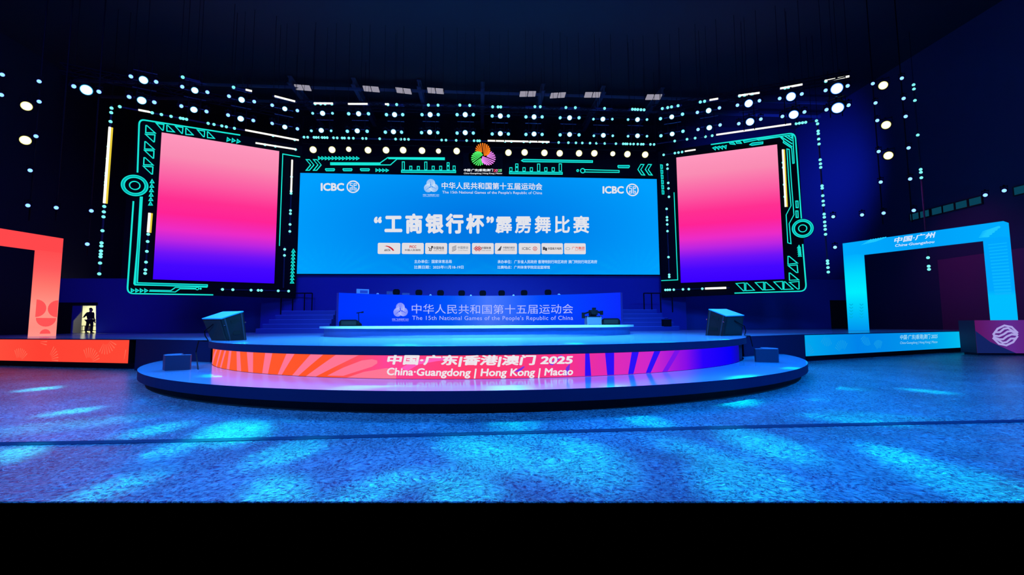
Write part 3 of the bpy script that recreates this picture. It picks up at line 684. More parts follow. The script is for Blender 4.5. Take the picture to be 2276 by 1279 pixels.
for k in range(7):
    a_, b_ = WP.uv(1915+k*5, 545-k*1.2), WP.uv(1936+k*5.5, 533-k*.9); mb.poly(WP, pill(a_, b_, .01, .03, 4), .012)
mb.link('ray_pattern', glow((30, 200, 255)), t)
mb = MB()
for sgn in (0, 1):
    for k in range(5):
        x = (1891, 1914)[sgn]; y = 676+k*7; a_ = WP.uv(x-3, y); b_ = WP.uv(x+1, y+3); c_ = WP.uv(x+5, y)
        mb.poly(WP, band([a_, b_, c_], .05)[0], .012)
mb.link('chevron_pattern', glow((0, 178, 225)), t)
mb = MB(); vA = WP.uv(2198, 560)[0]; vB = WP.uv(2240, 560)[0]
for k in range(16):
    z = 5.2-k*.16; mb.poly(WP, rect(vA+.004*k, z, vB, z+.05+.004*k), .012)
mb.link('stripe_pattern', glow((10, 182, 255)), t)

t, A, B, p, n, foot = portal((-22.75, 22.1), (-23.6, 17.2), 5.95, H2, H2, -1, 'tall bright red lit portal frame at the left behind the red panel', .95, .3)
zt = 5.95
fr = lambda s, j: ramp([(0, (255, 150, 140)), (.1, (255, 142, 130)), (.35, (255, 150, 136)), (.6, (255, 118, 108)), (.8, (255, 90, 92)), (1, (255, 78, 80))], s)
lit_beam(foot(A, H2), foot(A, zt-.74), 20, fr, 'leg', t); lit_beam(foot(B, 0), foot(B, zt-.74), 20, fr, 'leg', t)
r0, r1 = beam_ends(A, B, p, n, zt, .95, .3); lit_beam(r0, r1, 8, lambda s, j: (255, 72, 76), 'crossbeam', t)
# motif of half discs on the visible face of the nearer leg
WF = Wall((A.x+n.x*.15-p.x*.46, A.y+n.y*.15-p.y*.46), (A.x+n.x*.15+p.x*.46, A.y+n.y*.15+p.y*.46))
mb = MB()
def half(cx, cy, r, a0): return [(cx+r*math.cos(R_(a0+180*i/12)), cy+r*math.sin(R_(a0+180*i/12))) for i in range(13)]
mb.poly(WF, half(.01, 2.42, .42, -90), .012); mb.poly(WF, half(.91, 2.42, .42, 90), .012); mb.poly(WF, half(.46, 1.96, .42, 180), .012); mb.poly(WF, half(.46, 1.2, .22, 0), .012)
mb.link('disc_pattern', glow((255, 84, 86)), t)

# purple panel box with a rounded wave emblem
pa, pb = cam2w(1024/1010*21.0, 21.0), cam2w(1340/1010*20.2, 20.2)
WB = Wall((pa.x, pa.y), (pb.x, pb.y)); Lb = (pb-pa).length
t = thing('sponsor_box', 'purple box with a white wave emblem before the blue portal', 'display box', (pa.x, pa.y, 0))
mb = MB(); mb.poly(WB, rect(0, .10, Lb, 1.60), -.9, 0); mb.poly(WB, rect(.1, 0, Lb, .10), -.85, -.08); mb.link('body', matte('box_dark', (.03, .02, .08), .6), t)
picture(WB, 0, .10, Lb, 1.60, 24, 8, lambda s, v: tuple(x*.95 for x in ramp([(0, (96, 22, 100)), (.25, (100, 44, 150)), (.5, (96, 26, 112)), (1, (110, 26, 96))], s)), 'front_panel', t, .005)
mb = MB(); mb.poly(WB, [(0, .10), (1.55, .10), (.55, .62), (0, 1.12)], .01); mb.link('corner_print', glow((18, 34, 96)), t)
ec = WB.uv(2234, 746); er = abs(WB.uv(2263, 746)[0]-ec[0]); ev = abs(WB.uv(2234, 722)[1]-ec[1])
E = lambda x, y: (ec[0]+x*er, ec[1]+y*ev)
mb = MB()
for pts, wd in (([(-.95, .05), (-.55, .62), (0, .92), (.55, .78), (.98, .22)], .15), ([(.95, -.05), (.55, -.62), (0, -.92), (-.55, -.78), (-.98, -.22)], .15),
                ([(-.85, .28), (-.4, .30), (-.05, .62), (.25, .68), (.85, .20)], .15), ([(.85, -.28), (.4, -.30), (.05, -.62), (-.25, -.68), (-.85, -.20)], .15),
                ([(-.95, .02), (-.5, -.08), (-.1, .12), (.2, .36), (.5, .38), (.98, .05)], .15), ([(-.95, -.12), (-.5, -.36), (-.2, -.36), (.1, -.10), (.5, .10), (.95, .02)], .15)):
    mb.poly(WB, band([E(*q) for q in pts], wd*er*1.1)[0], .012)
mb.link('wave_emblem', glow((170, 160, 226)), t)

# ------------------------------------------------------------------ screens and their light frames
def grad(s, v):
    c = ramp([(0, (58, 0, 255)), (.10, (70, 8, 255)), (.18, (110, 20, 248)), (.27, (190, 38, 225)), (.34, (236, 44, 200)), (.45, (255, 36, 150)), (.55, (255, 48, 146)), (.68, (252, 92, 164)), (.85, (250, 140, 180)), (1, (255, 152, 190))], v)
    return c
def screen_rect(W, pts):
    q = [W.uv(*p) for p in pts]; return (q[0][0]+q[3][0])/2, (q[2][1]+q[3][1])/2, (q[1][0]+q[2][0])/2, (q[0][1]+q[1][1])/2
def bluepic(s, v):
    d = math.hypot((s-.5)/.62, (v-.48)/.9); k = min(1, max(0, (d-.15)/.75))
    c = [0, 120+40*k, 228+27*k]
    if v < .32:
        for (bx, by) in ((.08, -.05), (.36, -.1), (.62, -.1), (.93, -.05)):
            a = math.atan2((v-by)*.27, s-bx); r = math.hypot((v-by)*.27, s-bx)
            if .03 < r < .16: c[1] += 9*max(0, math.sin(a*26))*(1-abs(r-.09)/.08)*max(0, 1-v/.32)
    return (c[0], min(170, c[1]), min(255, c[2]))
t = thing('main_screen', 'huge wide blue LED screen at the back of the stage with white lettering', 'screen', (0, 32, 5.06))
u0, v0, u1, v1 = screen_rect(PC, ((668, 386), (1459, 397), (1467, 610), (659, 610)))
mb = MB(); mb.poly(PC, rect(u0-.08, v0-.0, u1+.08, v1+.08), -.3, -.01); mb.link('housing', BLACK, t)
picture(PC, u0, v0, u1, v1, 150, 42, bluepic, 'screen_face', t)
LET = glow((226, 228, 236))
mb = MB(); letters(mb, PC, '“工商银行杯”', (833, 477, 1096, 518), .015, .085, 0, 0, 1.3)
letters(mb, PC, '霹雳舞比赛', (1102, 481, 1309, 518), .015, .048, 0, 0, 1.3); mb.link('title_lettering', LET, t)
mb = MB(); letters(mb, PC, '中华人民共和国第十五届运动会', (982, 405.5, 1205, 420.5, 2), .015, .03); letters(mb, PC, 'The 15th National Games of the People\'s Republic of China', (983, 424.3, 1205, 432.3, 1.7), .015, .02); mb.link('games_lettering', LET, t)
ec = PC.uv(958, 414.7); emblem(PC, ec, abs(PC.uv(958, 397.8)[1]-ec[1]), [glow((200, 226, 250))]*3, 'games_emblem', t, .016)
mb = MB(); letters(mb, PC, '中国·广东|香港|澳门 2025', (940, 432, 976, 435.5), .015, .03); letters(mb, PC, 'China·Guangdong | Hong Kong | Macao', (940, 436, 976, 438), .015, .03)
letters(mb, PC, '主办单位：国家体育总局', (921, 578, 1004, 585.5), .015, .03); letters(mb, PC, '比赛日期：2025年11月18-19日', (921, 590.5, 1030, 598), .015, .03)
letters(mb, PC, '承办单位：广东省人民政府 香港特别行政区政府 澳门特别行政区政府', (1106, 578.5, 1327, 586), .015, .03); letters(mb, PC, '比赛地点：广州体育学院亚运篮球馆', (1106, 591, 1222, 598), .015, .03)
mb.link('small_lettering', glow((196, 224, 250)), t)
def bank_mark(mb, W, c, r, w=.016, mi=0):
    mb.poly(W, [circ(*c, r), circ(*c, r*.80)], w, None, mi)
    P = lambda x0, y0, x1, y1: mb.poly(W, rect(c[0]+x0*r, c[1]+y0*r, c[0]+x1*r, c[1]+y1*r), w, None, mi)
    for s_ in (-1, 1):
        P(-.52, s_*.52-.05, -.07, s_*.52+.05); P(.07, s_*.52-.05, .52, s_*.52+.05); P(-.52, min(s_*.52, s_*.2), -.40, max(s_*.52, s_*.2)); P(.40, min(s_*.52, s_*.2), .52, max(s_*.52, s_*.2))
        P(-.52, s_*.2-.06, -.07, s_*.2+.06); P(.07, s_*.2-.06, .52, s_*.2+.06)
        P(s_*.13-.06, -.2, s_*.13+.06, .2); P(s_*.13-.06, min(s_*.2, s_*.52), s_*.13+.06, max(s_*.2, s_*.52)); P(s_*.13-.06, -.52, s_*.13+.06, -.3)
for bx, cx_, nm in (((714, 408, 764, 424), (785, 415.5), 'left'), ((1340, 415, 1385.5, 430), (1405.5, 422.5), 'right')):
    mb = MB(); letters(mb, PC, 'ICBC', bx, .015, .07); c = PC.uv(*cx_); bank_mark(mb, PC, c, abs(PC.uv(cx_[0], cx_[1]-14)[1]-c[1])); mb.link('bank_logo', LET, t)
cards = [(839.5, 890), (893, 942), (945, 994), (997.5, 1045.5), (1049, 1097.5), (1100, 1149), (1153, 1201), (1203.5, 1251), (1254, 1301.5)]
CARD = glow((226, 222, 226)); RED = glow((200, 30, 44)); GREY = glow((70, 74, 86)); INK = glow((34, 36, 46)); LGREY = glow((128, 136, 146)); ORNG = glow((226, 70, 50))
for k, (xa, xb) in enumerate(cards):
    ya, yb = 540.5+.9*k/8, 565+.3*k/8; a_, b_ = PC.uv(xa, yb), PC.uv(xb, ya)
    mb = MB(); mb.poly(PC, rrect(a_[0], a_[1], b_[0], b_[1], .09), .012, .02); cd = mb.link('sponsor_card', CARD, t)
    mb = MB(); ym = (ya+yb)/2; L_ = lambda tx, x0, y0, x1, y1, mi, bd=.03, sh=0: letters(mb, PC, tx, (xa+x0, ym+y0, xa+x1, ym+y1), .024, bd, sh, mi)
    G = lambda x, y: PC.uv(xa+x, ym+y)
    if k == 0:
        L_('ANTA', 14.5, 1.5, 28, 6, 1, .05, .2); mb.poly(PC, [G(*q) for q in ((14.5, -5), (20, -6.2), (27, -4.5), (33, -.5), (37, 4.5), (34, 5.5), (29, .5), (23, -3.2), (18, -4.8))], .024, None, 0)
    elif k == 1: L_('PICC', 17.5, -6.5, 32.5, -1, 0, .05); L_('中国人民保险', 7, 1.5, 42, 5.5, 1)
    elif k == 2:
        mb.poly(PC, band([G(*q) for q in ((7, -3), (11, 1), (9, 4), (13, 5), (15, -1), (12, 0))], .045)[0], .024, None, 1); mb.poly(PC, circ(*G(15.5, -3.5), .07), .024, None, 1)
        L_('中国电信', 18.5, -4.5, 42, 2, 1); L_('China Telecom', 19, 3, 42, 5.5, 2, .01)
    elif k == 3:
        for q in (-.14, -.05, .05, .14): mb.poly(PC, band([(G(12, 0)[0]-.15, G(12, 0)[1]+q-.06), (G(12, 0)[0], G(12, 0)[1]+q), (G(12, 0)[0]+.15, G(12, 0)[1]+q+.07)], .035)[0], .024, None, 2)
        L_('中国移动', 20, -5, 43, 1, 3); L_('China Mobile', 20.5, 2.5, 42, 5, 3, .01)
    elif k == 4:
        for dx, dy in ((-.1, .1), (.1, .1), (-.1, -.1), (.1, -.1), (-.2, 0), (.2, 0), (0, .0)):
            c = G(13, 0); mb.poly(PC, [circ(c[0]+dx, c[1]+dy, .085, 12), circ(c[0]+dx, c[1]+dy, .04, 12)], .024, None, 0)
        L_('中国联通', 21, -4, 42, 1, 1); L_('China unicom', 21, 2.5, 42, 5, 2, .01)
    elif k == 5:
        mb.poly(PC, [G(*q) for q in ((5, 4.5), (9, 0), (13.5, -5.5), (15, -5), (12.5, 4.5))], .024, None, 2); L_('中国南方航空', 18, -4.5, 44, 0, 2); L_('CHINA SOUTHERN', 18, 1.5, 44, 4.5, 2, .01)
    elif k == 6: L_('ICBC', 7.5, -3.2, 26.5, 3, 1, .01); bank_mark(mb, PC, G(36, 0), .155, .024, 0)
    elif k == 7:
        mb.poly(PC, rect(*G(3, 3), *G(8, -4)), .024, None, 2); mb.poly(PC, rect(*G(8.4, 4.5), *G(12, -2)), .024, None, 1); L_('中国南方电网', 14, -3, 44, 2.5, 1)
    else:
        c = G(8, 0); mb.poly(PC, [circ(*c, .17, 20, .1), circ(*c, .14, 20, .075)], .024, None, 3); L_('广汽集团', 17, -4.5, 45, 1.5, 0); L_('GAC GROUP', 24, 2, 45, 4.5, 0, .02)
    mb.link('logo', [RED if k < 8 else ORNG, INK, GREY, LGREY], cd)

# side screens and their black boards with neon outlines
def neon(W, pts, parent, wd=.052, closed=False, fill=False, w=.05, name='neon_line', pix=True):
    q = [W.uv(*p) for p in pts] if pix else pts; mb = MB()
    mb.poly(W, band(q, wd, closed), w-.03, w+.02, 0)
    if fill: mb.poly(W, q, w-.025, None, 1)
    return mb.link(name, [glow(NEON, 1.0), glow(TEAL, .9)], parent)
def rounded(pts, r, n=5):
    """round the inner corners of an open pixel polyline"""
    out = [pts[0]]
    for a, b, c in zip(pts, pts[1:], pts[2:]):
        a, b, c = Vector(a), Vector(b), Vector(c); p = b+(a-b).normalized()*r; q = b+(c-b).normalized()*r
        for i in range(n+1):
            s_ = i/n; out.append(tuple(p*(1-s_)**2+b*2*s_*(1-s_)+q*s_**2))
    return out+[pts[-1]]
def tri(W, pts, parent, wd=.05): return neon(W, pts, parent, wd, True, False, name='neon_triangle')
def arrows(W, p0, p1, n, size, ang, parent, name='neon_arrow'):
    for i in range(n):
        k = i/max(1, n-1); x, y = p0[0]+(p1[0]-p0[0])*k, p0[1]+(p1[1]-p0[1])*k; c, s_ = math.cos(R_(ang)), -math.sin(R_(ang))
        q = [(x+c*size-s_*0, y+s_*size), (x-c*size*.75-s_*size, y-s_*size*.75+c*size), (x-c*size*.75+s_*size, y-s_*size*.75-c*size)]
        neon(W, q, parent, .038, True, True, name=name)
def ringmark(W, px, r, parent):
    c = W.uv(*px); r_ = abs(W.uv(px[0], px[1]-r)[1]-c[1])
    for a, b in ((1, .93), (.80, .72), (.42, .34)): mb = MB(); mb.poly(W, [circ(*c, r_*a, 40), circ(*c, r_*b, 40)], .03, .07); mb.link('neon_ring', glow(NEON), parent)
    mb = MB(); mb.poly(W, [circ(*c, r_*.92, 40), circ(*c, r_*.81, 40)], .028); mb.link('ring_fill', glow((0, 178, 180)), parent)
    mb = MB(); mb.poly(W, circ(*c, r_*1.06, 40), -.12, .02); mb.link('ring_board', BOARD, parent)

# left board
W = PL; bl = thing('screen_board', 'black board with cyan neon outlines framing the left pink screen', 'frame board', W.pt(2.5, 3.7, 0))
mb = MB(); mb.poly(W, [W.uv(*p) for p in ((304, 275), (312, 265), (330, 265), (672, 325), (657, 664), (470, 657), (290, 655), (281, 645), (292, 460))], -.25, -.02); mb.link('board', BOARD, bl)
neon(W, rounded([(306, 384), (310, 266), (534, 301)], 12), bl, .07)
neon(W, rounded([(297, 448), (283, 653), (474, 656)], 14), bl, .07)
q = rounded([(316, 438), (298, 633), (461, 639)], 3); neon(W, q, bl, .05)
q = rounded([(310.5, 438), (303.5, 440)], 1)
neon(W, [(312.5, 439), (300.5, 634), (461, 637.5), (461, 633.5), (305.5, 629), (316.5, 439)], bl, .05, True, True)
X1 = lambda X, Y: (270+X*.1329, 250+Y*.1329)
for pts in (((585, 188), (712, 208), (700, 302), (685, 302)), ((760, 222), (776, 222), (885, 330), (762, 318)), ((905, 238), (1030, 258), (1020, 355), (1008, 355)), ((1077, 270), (1092, 272), (1200, 380), (1078, 372)), ((1272, 298), (1392, 318), (1386, 410), (1370, 410)), ((1438, 330), (1452, 332), (1555, 438), (1440, 426)),
            ((412, 225), (428, 225), (568, 350), (408, 345)), ((405, 372), (562, 380), (552, 495), (540, 497)), ((395, 495), (410, 495), (550, 622), (390, 616)), ((388, 640), (545, 648), (540, 768), (526, 770)), ((380, 762), (398, 762), (532, 885), (374, 880)), ((368, 905), (528, 915), (520, 1035), (505, 1035))):
    tri(W, [X1(*p) for p in pts], bl)
arrows(W, (508, 311), (530, 315), 3, 4.2, -8, bl)
ringmark(W, (300, 413), 23.5, bl)
arrows(W, (338.5, 404), (335, 453.5), 6, 4.2, 90, bl)
arrows(W, (295, 646), (325, 646.5), 4, 3.8, 0, bl)
neon(W, [(333, 645.5), (380, 646.5), (390, 639.5), (434, 641)], bl, .05); neon(W, [(332, 648), (390, 649.5), (400, 642.5), (434, 643)], bl, .05)
c = W.uv(438.5, 642); mb = MB(); mb.poly(W, [circ(*c, .1, 16), circ(*c, .055, 16)], .03, .07); c = W.uv(446, 642.3); mb.poly(W, circ(*c, .06, 14), .03, .07); mb.link('neon_ring', glow(NEON), bl)
neon(W, [(667, 349.5), (628.5, 343), (621, 547)], bl, .055)
arrows(W, (652, 558), (649, 627), 10, 4.0, 90, bl)
t = thing('side_screen', 'tall LED screen glowing pink to violet left of the main screen', 'screen', W.pt(2.9, 4.4, 0))
u0, v0, u1, v1 = screen_rect(W, ((359.5, 295), (621, 336.5), (609, 630), (340, 622)))
mb = MB(); mb.poly(W, rect(u0-.04, v0-.04, u1+.04, v1+.04), -.02, .02); mb.link('housing', BLACK, t); picture(W, u0, v0, u1, v1, 6, 60, grad, 'screen_face', t, .03)
# right board
W = PR; br = thing('screen_board', 'black board with cyan neon outlines framing the right pink screen', 'frame board', W.pt(2.5, 3.7, 0))
mb = MB(); mb.poly(W, [W.uv(*p) for p in ((1462, 338), (1758, 294), (1770, 302), (1775, 330), (1792, 632), (1782, 649), (1470, 662))], -.25, -.02); mb.link('board', BOARD, br)
Y5 = lambda X, Y: (1460+.2033*X, 160+.2033*Y)
Y7 = lambda X, Y: (1460+.2033*X, 400+.2033*Y)
neon(W, rounded([Y5(590, 797), Y5(1510, 668), Y7(1578, 425)], 14), br, .065)
neon(W, rounded([Y7(1592, 705), Y7(1634, 1218), Y7(848, 1240)], 15), br, .07)
neon(W, [Y5(1112, 735), Y5(1485, 692), Y5(1500, 1000), Y5(1485, 1003), Y5(1472, 835), Y5(1380, 775), Y5(1385, 750), Y5(1345, 712), Y5(1108, 750)], br, .045, True)
neon(W, [Y5(1360, 712), Y5(1478, 790)], br, .05); neon(W, [Y5(1400, 705), Y5(1478, 755)], br, .05); neon(W, [Y5(1430, 700), Y5(1475, 728), Y5(1474, 695)], br, .045); neon(W, [Y5(1385, 757), Y5(1478, 822)], br, .05)
for a, b in (((790, 772), (850, 792)), ((862, 765), (920, 780)), ((945, 757), (1100, 740))):
    p0, p1 = Y5(a[0], a[1]+6), Y5(b[0], b[1]-4); 
    neon(W, [(p0[0], p0[1]-1.5), (p1[0]-2, p1[1]-2.2), (p1[0]+1, p1[1]+1.5), (p0[0]+2, p0[1]+2.6)], br, .04, True, True)
neon(W, [Y5(1015, 798), Y5(1040, 780), Y5(1158, 768), Y5(1157, 788), Y5(1040, 806)], br, .045, True, True)
arrows(W, Y5(628, 836), Y5(744, 822), 4, 3.8, 172, br)
neon(W, [Y5(1420, 845), Y5(1445, 850), Y7(1468, 20), Y7(1497, 385), Y7(1445, 480), Y7(1465, 700), Y7(1430, 690), Y7(1412, 385), Y7(1465, 285), Y7(1440, 0)], br, .045, True)
for y in (270, 378): a = Y7(1518, y-36); b = Y7(1543, y+36); neon(W, [a, (b[0]-.6, a[1]), b, (a[0]+.8, b[1])], br, .05, True, False, name='neon_pill')
ringmark(W, Y7(1592, 533), 20.5, br)
arrows(W, Y7(1552, 735), Y7(1562, 825), 5, 3.4, 90, br)
for pts in (((1432, 838), (1445, 838), (1535, 912), (1432, 925)), ((1435, 940), (1532, 932), (1540, 1015), (1525, 1015)), ((1445, 1020), (1455, 1020), (1548, 1095), (1448, 1100)), ((1448, 1122), (1552, 1112), (1553, 1195), (1540, 1198)),
            ((865, 1135), (955, 1128), (960, 1212), (945, 1215)), ((972, 1130), (985, 1130), (1065, 1208), (972, 1213)), ((1075, 1125), (1165, 1120), (1168, 1205), (1155, 1206)), ((1180, 1122), (1192, 1122), (1282, 1200), (1182, 1206)), ((1278, 1118), (1372, 1112), (1378, 1198), (1362, 1200)), ((1388, 1116), (1400, 1116), (1488, 1196), (1388, 1200))):
    tri(W, [Y7(*p) for p in pts], br)
neon(W, [Y7(188, 140), Y7(228, 1095), Y7(48, 1103)], br, .055)
for k in range(6): c = (1468+k*.65, 371+k*11.4); neon(W, [(c[0], c[1]-4.2), (c[0]+4.6, c[1]-3.4), (c[0]+4.8, c[1]+4), (c[0]+.6, c[1]+4.2)], br, .04, True, True, name='neon_pill')
t = thing('side_screen', 'tall LED screen glowing pink to violet right of the main screen', 'screen', W.pt(2.9, 4.4, 0))
u0, v0, u1, v1 = screen_rect(W, ((1502.5, 350.5), (1727, 322), (1743.5, 621), (1514, 629)))
mb = MB(); mb.poly(W, rect(u0-.04, v0-.04, u1+.04, v1+.04), -.02, .02); mb.link('housing', BLACK, t); picture(W, u0, v0, u1, v1, 6, 60, grad, 'screen_face', t, .03)
# header above the main screen
W = PC; bh = thing('header_board', 'long black header board with cyan neon circuit lines above the main screen', 'frame board', W.pt(15, 12, 0))
mb = MB(); mb.poly(W, [W.uv(*p) for p in ((668, 346), (1462, 355), (1462, 394), (668, 383))], -.25, -.02); mb.link('board', BOARD, bh)
Z3 = lambda X, Y: (640+.2021*X, 160+.2021*Y)
Z4 = lambda X, Y: (1060+.2021*X, 160+.2021*Y)
for o_ in (0, 80): neon(W, [Z3(X+o_, Y) for X, Y in ((203, 968), (240, 968), (288, 1026), (238, 1085), (203, 1085), (252, 1026))], bh, .05, True)
for o_ in (0, 82): neon(W, [Z4(X+o_, Y) for X, Y in ((1835, 1022), (1800, 1020), (1768, 1075), (1808, 1135), (1843, 1137), (1800, 1078))], bh, .05, True)
for x0, x1 in ((350, 462), (500, 614), (655, 768)): arrows(W, Z3(x0, 951), Z3(x1, 953), 4, 3.4, 0, bh)
arrows(W, Z3(980, 1083), Z3(1092, 1085), 4, 3.2, 0, bh)
neon(W, [Z3(*q) for q in ((472, 1002), (1015, 1004), (1100, 945), (1722, 948), (1722, 968), (1200, 962), (1128, 1026), (472, 1024))], bh, .05, True, False)
neon(W, [Z3(*q) for q in ((480, 1013), (1020, 1014))], bh, .09); neon(W, [Z3(*q) for q in ((1105, 956), (1718, 959))], bh, .07)
for x0 in (415, 607, 798): neon(W, [Z3(x0+2, 1068), Z3(x0+97, 1068), Z3(x0+100, 1078), Z3(x0+92, 1090), Z3(x0+8, 1090), Z3(x0, 1078)], bh, .05, True, True, name='neon_pill')
neon(W, [Z3(1250, 1085), Z3(1845, 1090), Z3(1845, 1110), Z3(1250, 1107)], bh, .05, True, True)
for x0, h_ in ((1270, 88), (1352, 40), (1435, 38), (1517, 86), (1598, 40), (1680, 40), (1762, 40), (1828, 42)): neon(W, [Z3(x0-12, 1080), Z3(x0-12, 1080-h_), Z3(x0+12, 1080-h_), Z3(x0+12, 1080)], bh, .045, True, False, name='neon_pill')
neon(W, [Z3(1750, 1030), Z3(1750, 1002), Z3(1774, 1002), Z3(1774, 1030)], bh, .045, True, False, name='neon_pill')
neon(W, [Z4(490, 978), Z4(510, 965), Z4(1270, 980), Z4(1270, 998), Z4(510, 990)], bh, .05, True, True)
neon(W, [Z4(357, 1102), Z4(938, 1108), Z4(938, 1128), Z4(357, 1122)], bh, .05, True, True)
for x0, h_ in ((373, 38), (438, 40), (518, 38), (598, 38), (678, 78), (757, 38), (838, 38), (916, 80)): neon(W, [Z4(x0-13, 1094), Z4(x0-13, 1094-h_), Z4(x0+13, 1094-h_), Z4(x0+13, 1094)], bh, .045, True, False, name='neon_pill')
neon(W, [Z4(425, 1045), Z4(425, 1015), Z4(451, 1015), Z4(451, 1045)], bh, .045, True, False, name='neon_pill')
neon(W, [Z4(1185, 1078), Z4(1562, 1088), Z4(1562, 1108), Z4(1185, 1104)], bh, .05, True, False)
c = W.uv(*Z4(1162, 1090)); mb = MB(); mb.poly(W, [circ(*c, .19, 20), circ(*c, .13, 20)], .03, .07); c = W.uv(*Z4(1107, 1088)); mb.poly(W, [circ(*c, .10, 14), circ(*c, .04, 14)], .03, .07); mb.link('neon_ring', glow(NEON), bh)
neon(W, [Z4(1550, 1032), Z4(1672, 1032), Z4(1676, 1045), Z4(1668, 1057), Z4(1555, 1056), Z4(1548, 1044)], bh, .05, True, True, name='neon_pill')
# coloured emblem sign standing over the header
WE = Wall((-15, 31.0), (15, 31.0)); em = thing('games_emblem_sign', 'three-fan orange, green and pink lit emblem sign above the main screen', 'sign', WE.pt(14, 12.3, 0))
mb = MB(); c = WE.uv(1074, 352); mb.poly(WE, rect(WE.uv(1030, 352)[0], WE.uv(1074, 388)[1], WE.uv(1117, 352)[0], WE.uv(1074, 340)[1]), -.28, -.1); mb.poly(WE, circ(c[0]-.08, c[1]+.1, .95, 30), -.2, -.1); mb.link('backing', BOARD, em)
emblem(WE, WE.uv(1074, 346.1), abs(WE.uv(1074, 317.2)[1]-WE.uv(1074, 346.1)[1]), [glow((255, 128, 30)), glow((84, 245, 110)), glow((244, 140, 250))], 'petal_fan', em, 0)
mb = MB(); letters(mb, WE, '中国·广东|香港|澳门', (1031, 375.5, 1096, 382), 0, .05, .12, 0); letters(mb, WE, 'China·Guangdong | Hong Kong | Macao', (1031, 384, 1116, 388), 0, .035, .12, 0)
for k, ch in enumerate('2025'): letters(mb, WE, ch, (1097+k*4.7, 376.3, 1101.3+k*4.7, 382), 0, .04, .1, 1+k)
mb.link('lettering', [glow((240, 244, 250)), glow((255, 60, 80)), glow((250, 120, 200)), glow((90, 240, 120)), glow((130, 240, 170))], em)

# ------------------------------------------------------------------ person in the doorway
def skin(name, joints, edges, mat, parent, sub=2):
    """grow a body round joints {key: ((x, y, z), radius or (rx, ry))}; the first joint is the root"""
    keys = list(joints); me = bpy.data.meshes.new(name)
    me.from_pydata([joints[k][0] for k in keys], [(keys.index(a), keys.index(b)) for a, b in edges], [])
    o = bpy.data.objects.new(name, me); COL.objects.link(o)
    md = o.modifiers.new('skin', 'SKIN'); md.use_smooth_shade = True
    for i, k in enumerate(keys):
        r = joints[k][1]; sv = me.skin_vertices[0].data[i]; sv.radius = r if isinstance(r, tuple) else (r, r); sv.use_root = i == 0
    sb = o.modifiers.new('sub', 'SUBSURF'); sb.levels = sub; sb.render_levels = sub
    bpy.context.view_layer.update()
    me2 = bpy.data.meshes.new_from_object(o.evaluated_get(bpy.context.evaluated_depsgraph_get()))
    bpy.data.objects.remove(o); me2.name = name; me2.materials.clear(); me2.materials.append(mat)
    for p in me2.polygons: p.use_smooth = True
    o = bpy.data.objects.new(name, me2); COL.objects.link(o); o.parent = parent; return o
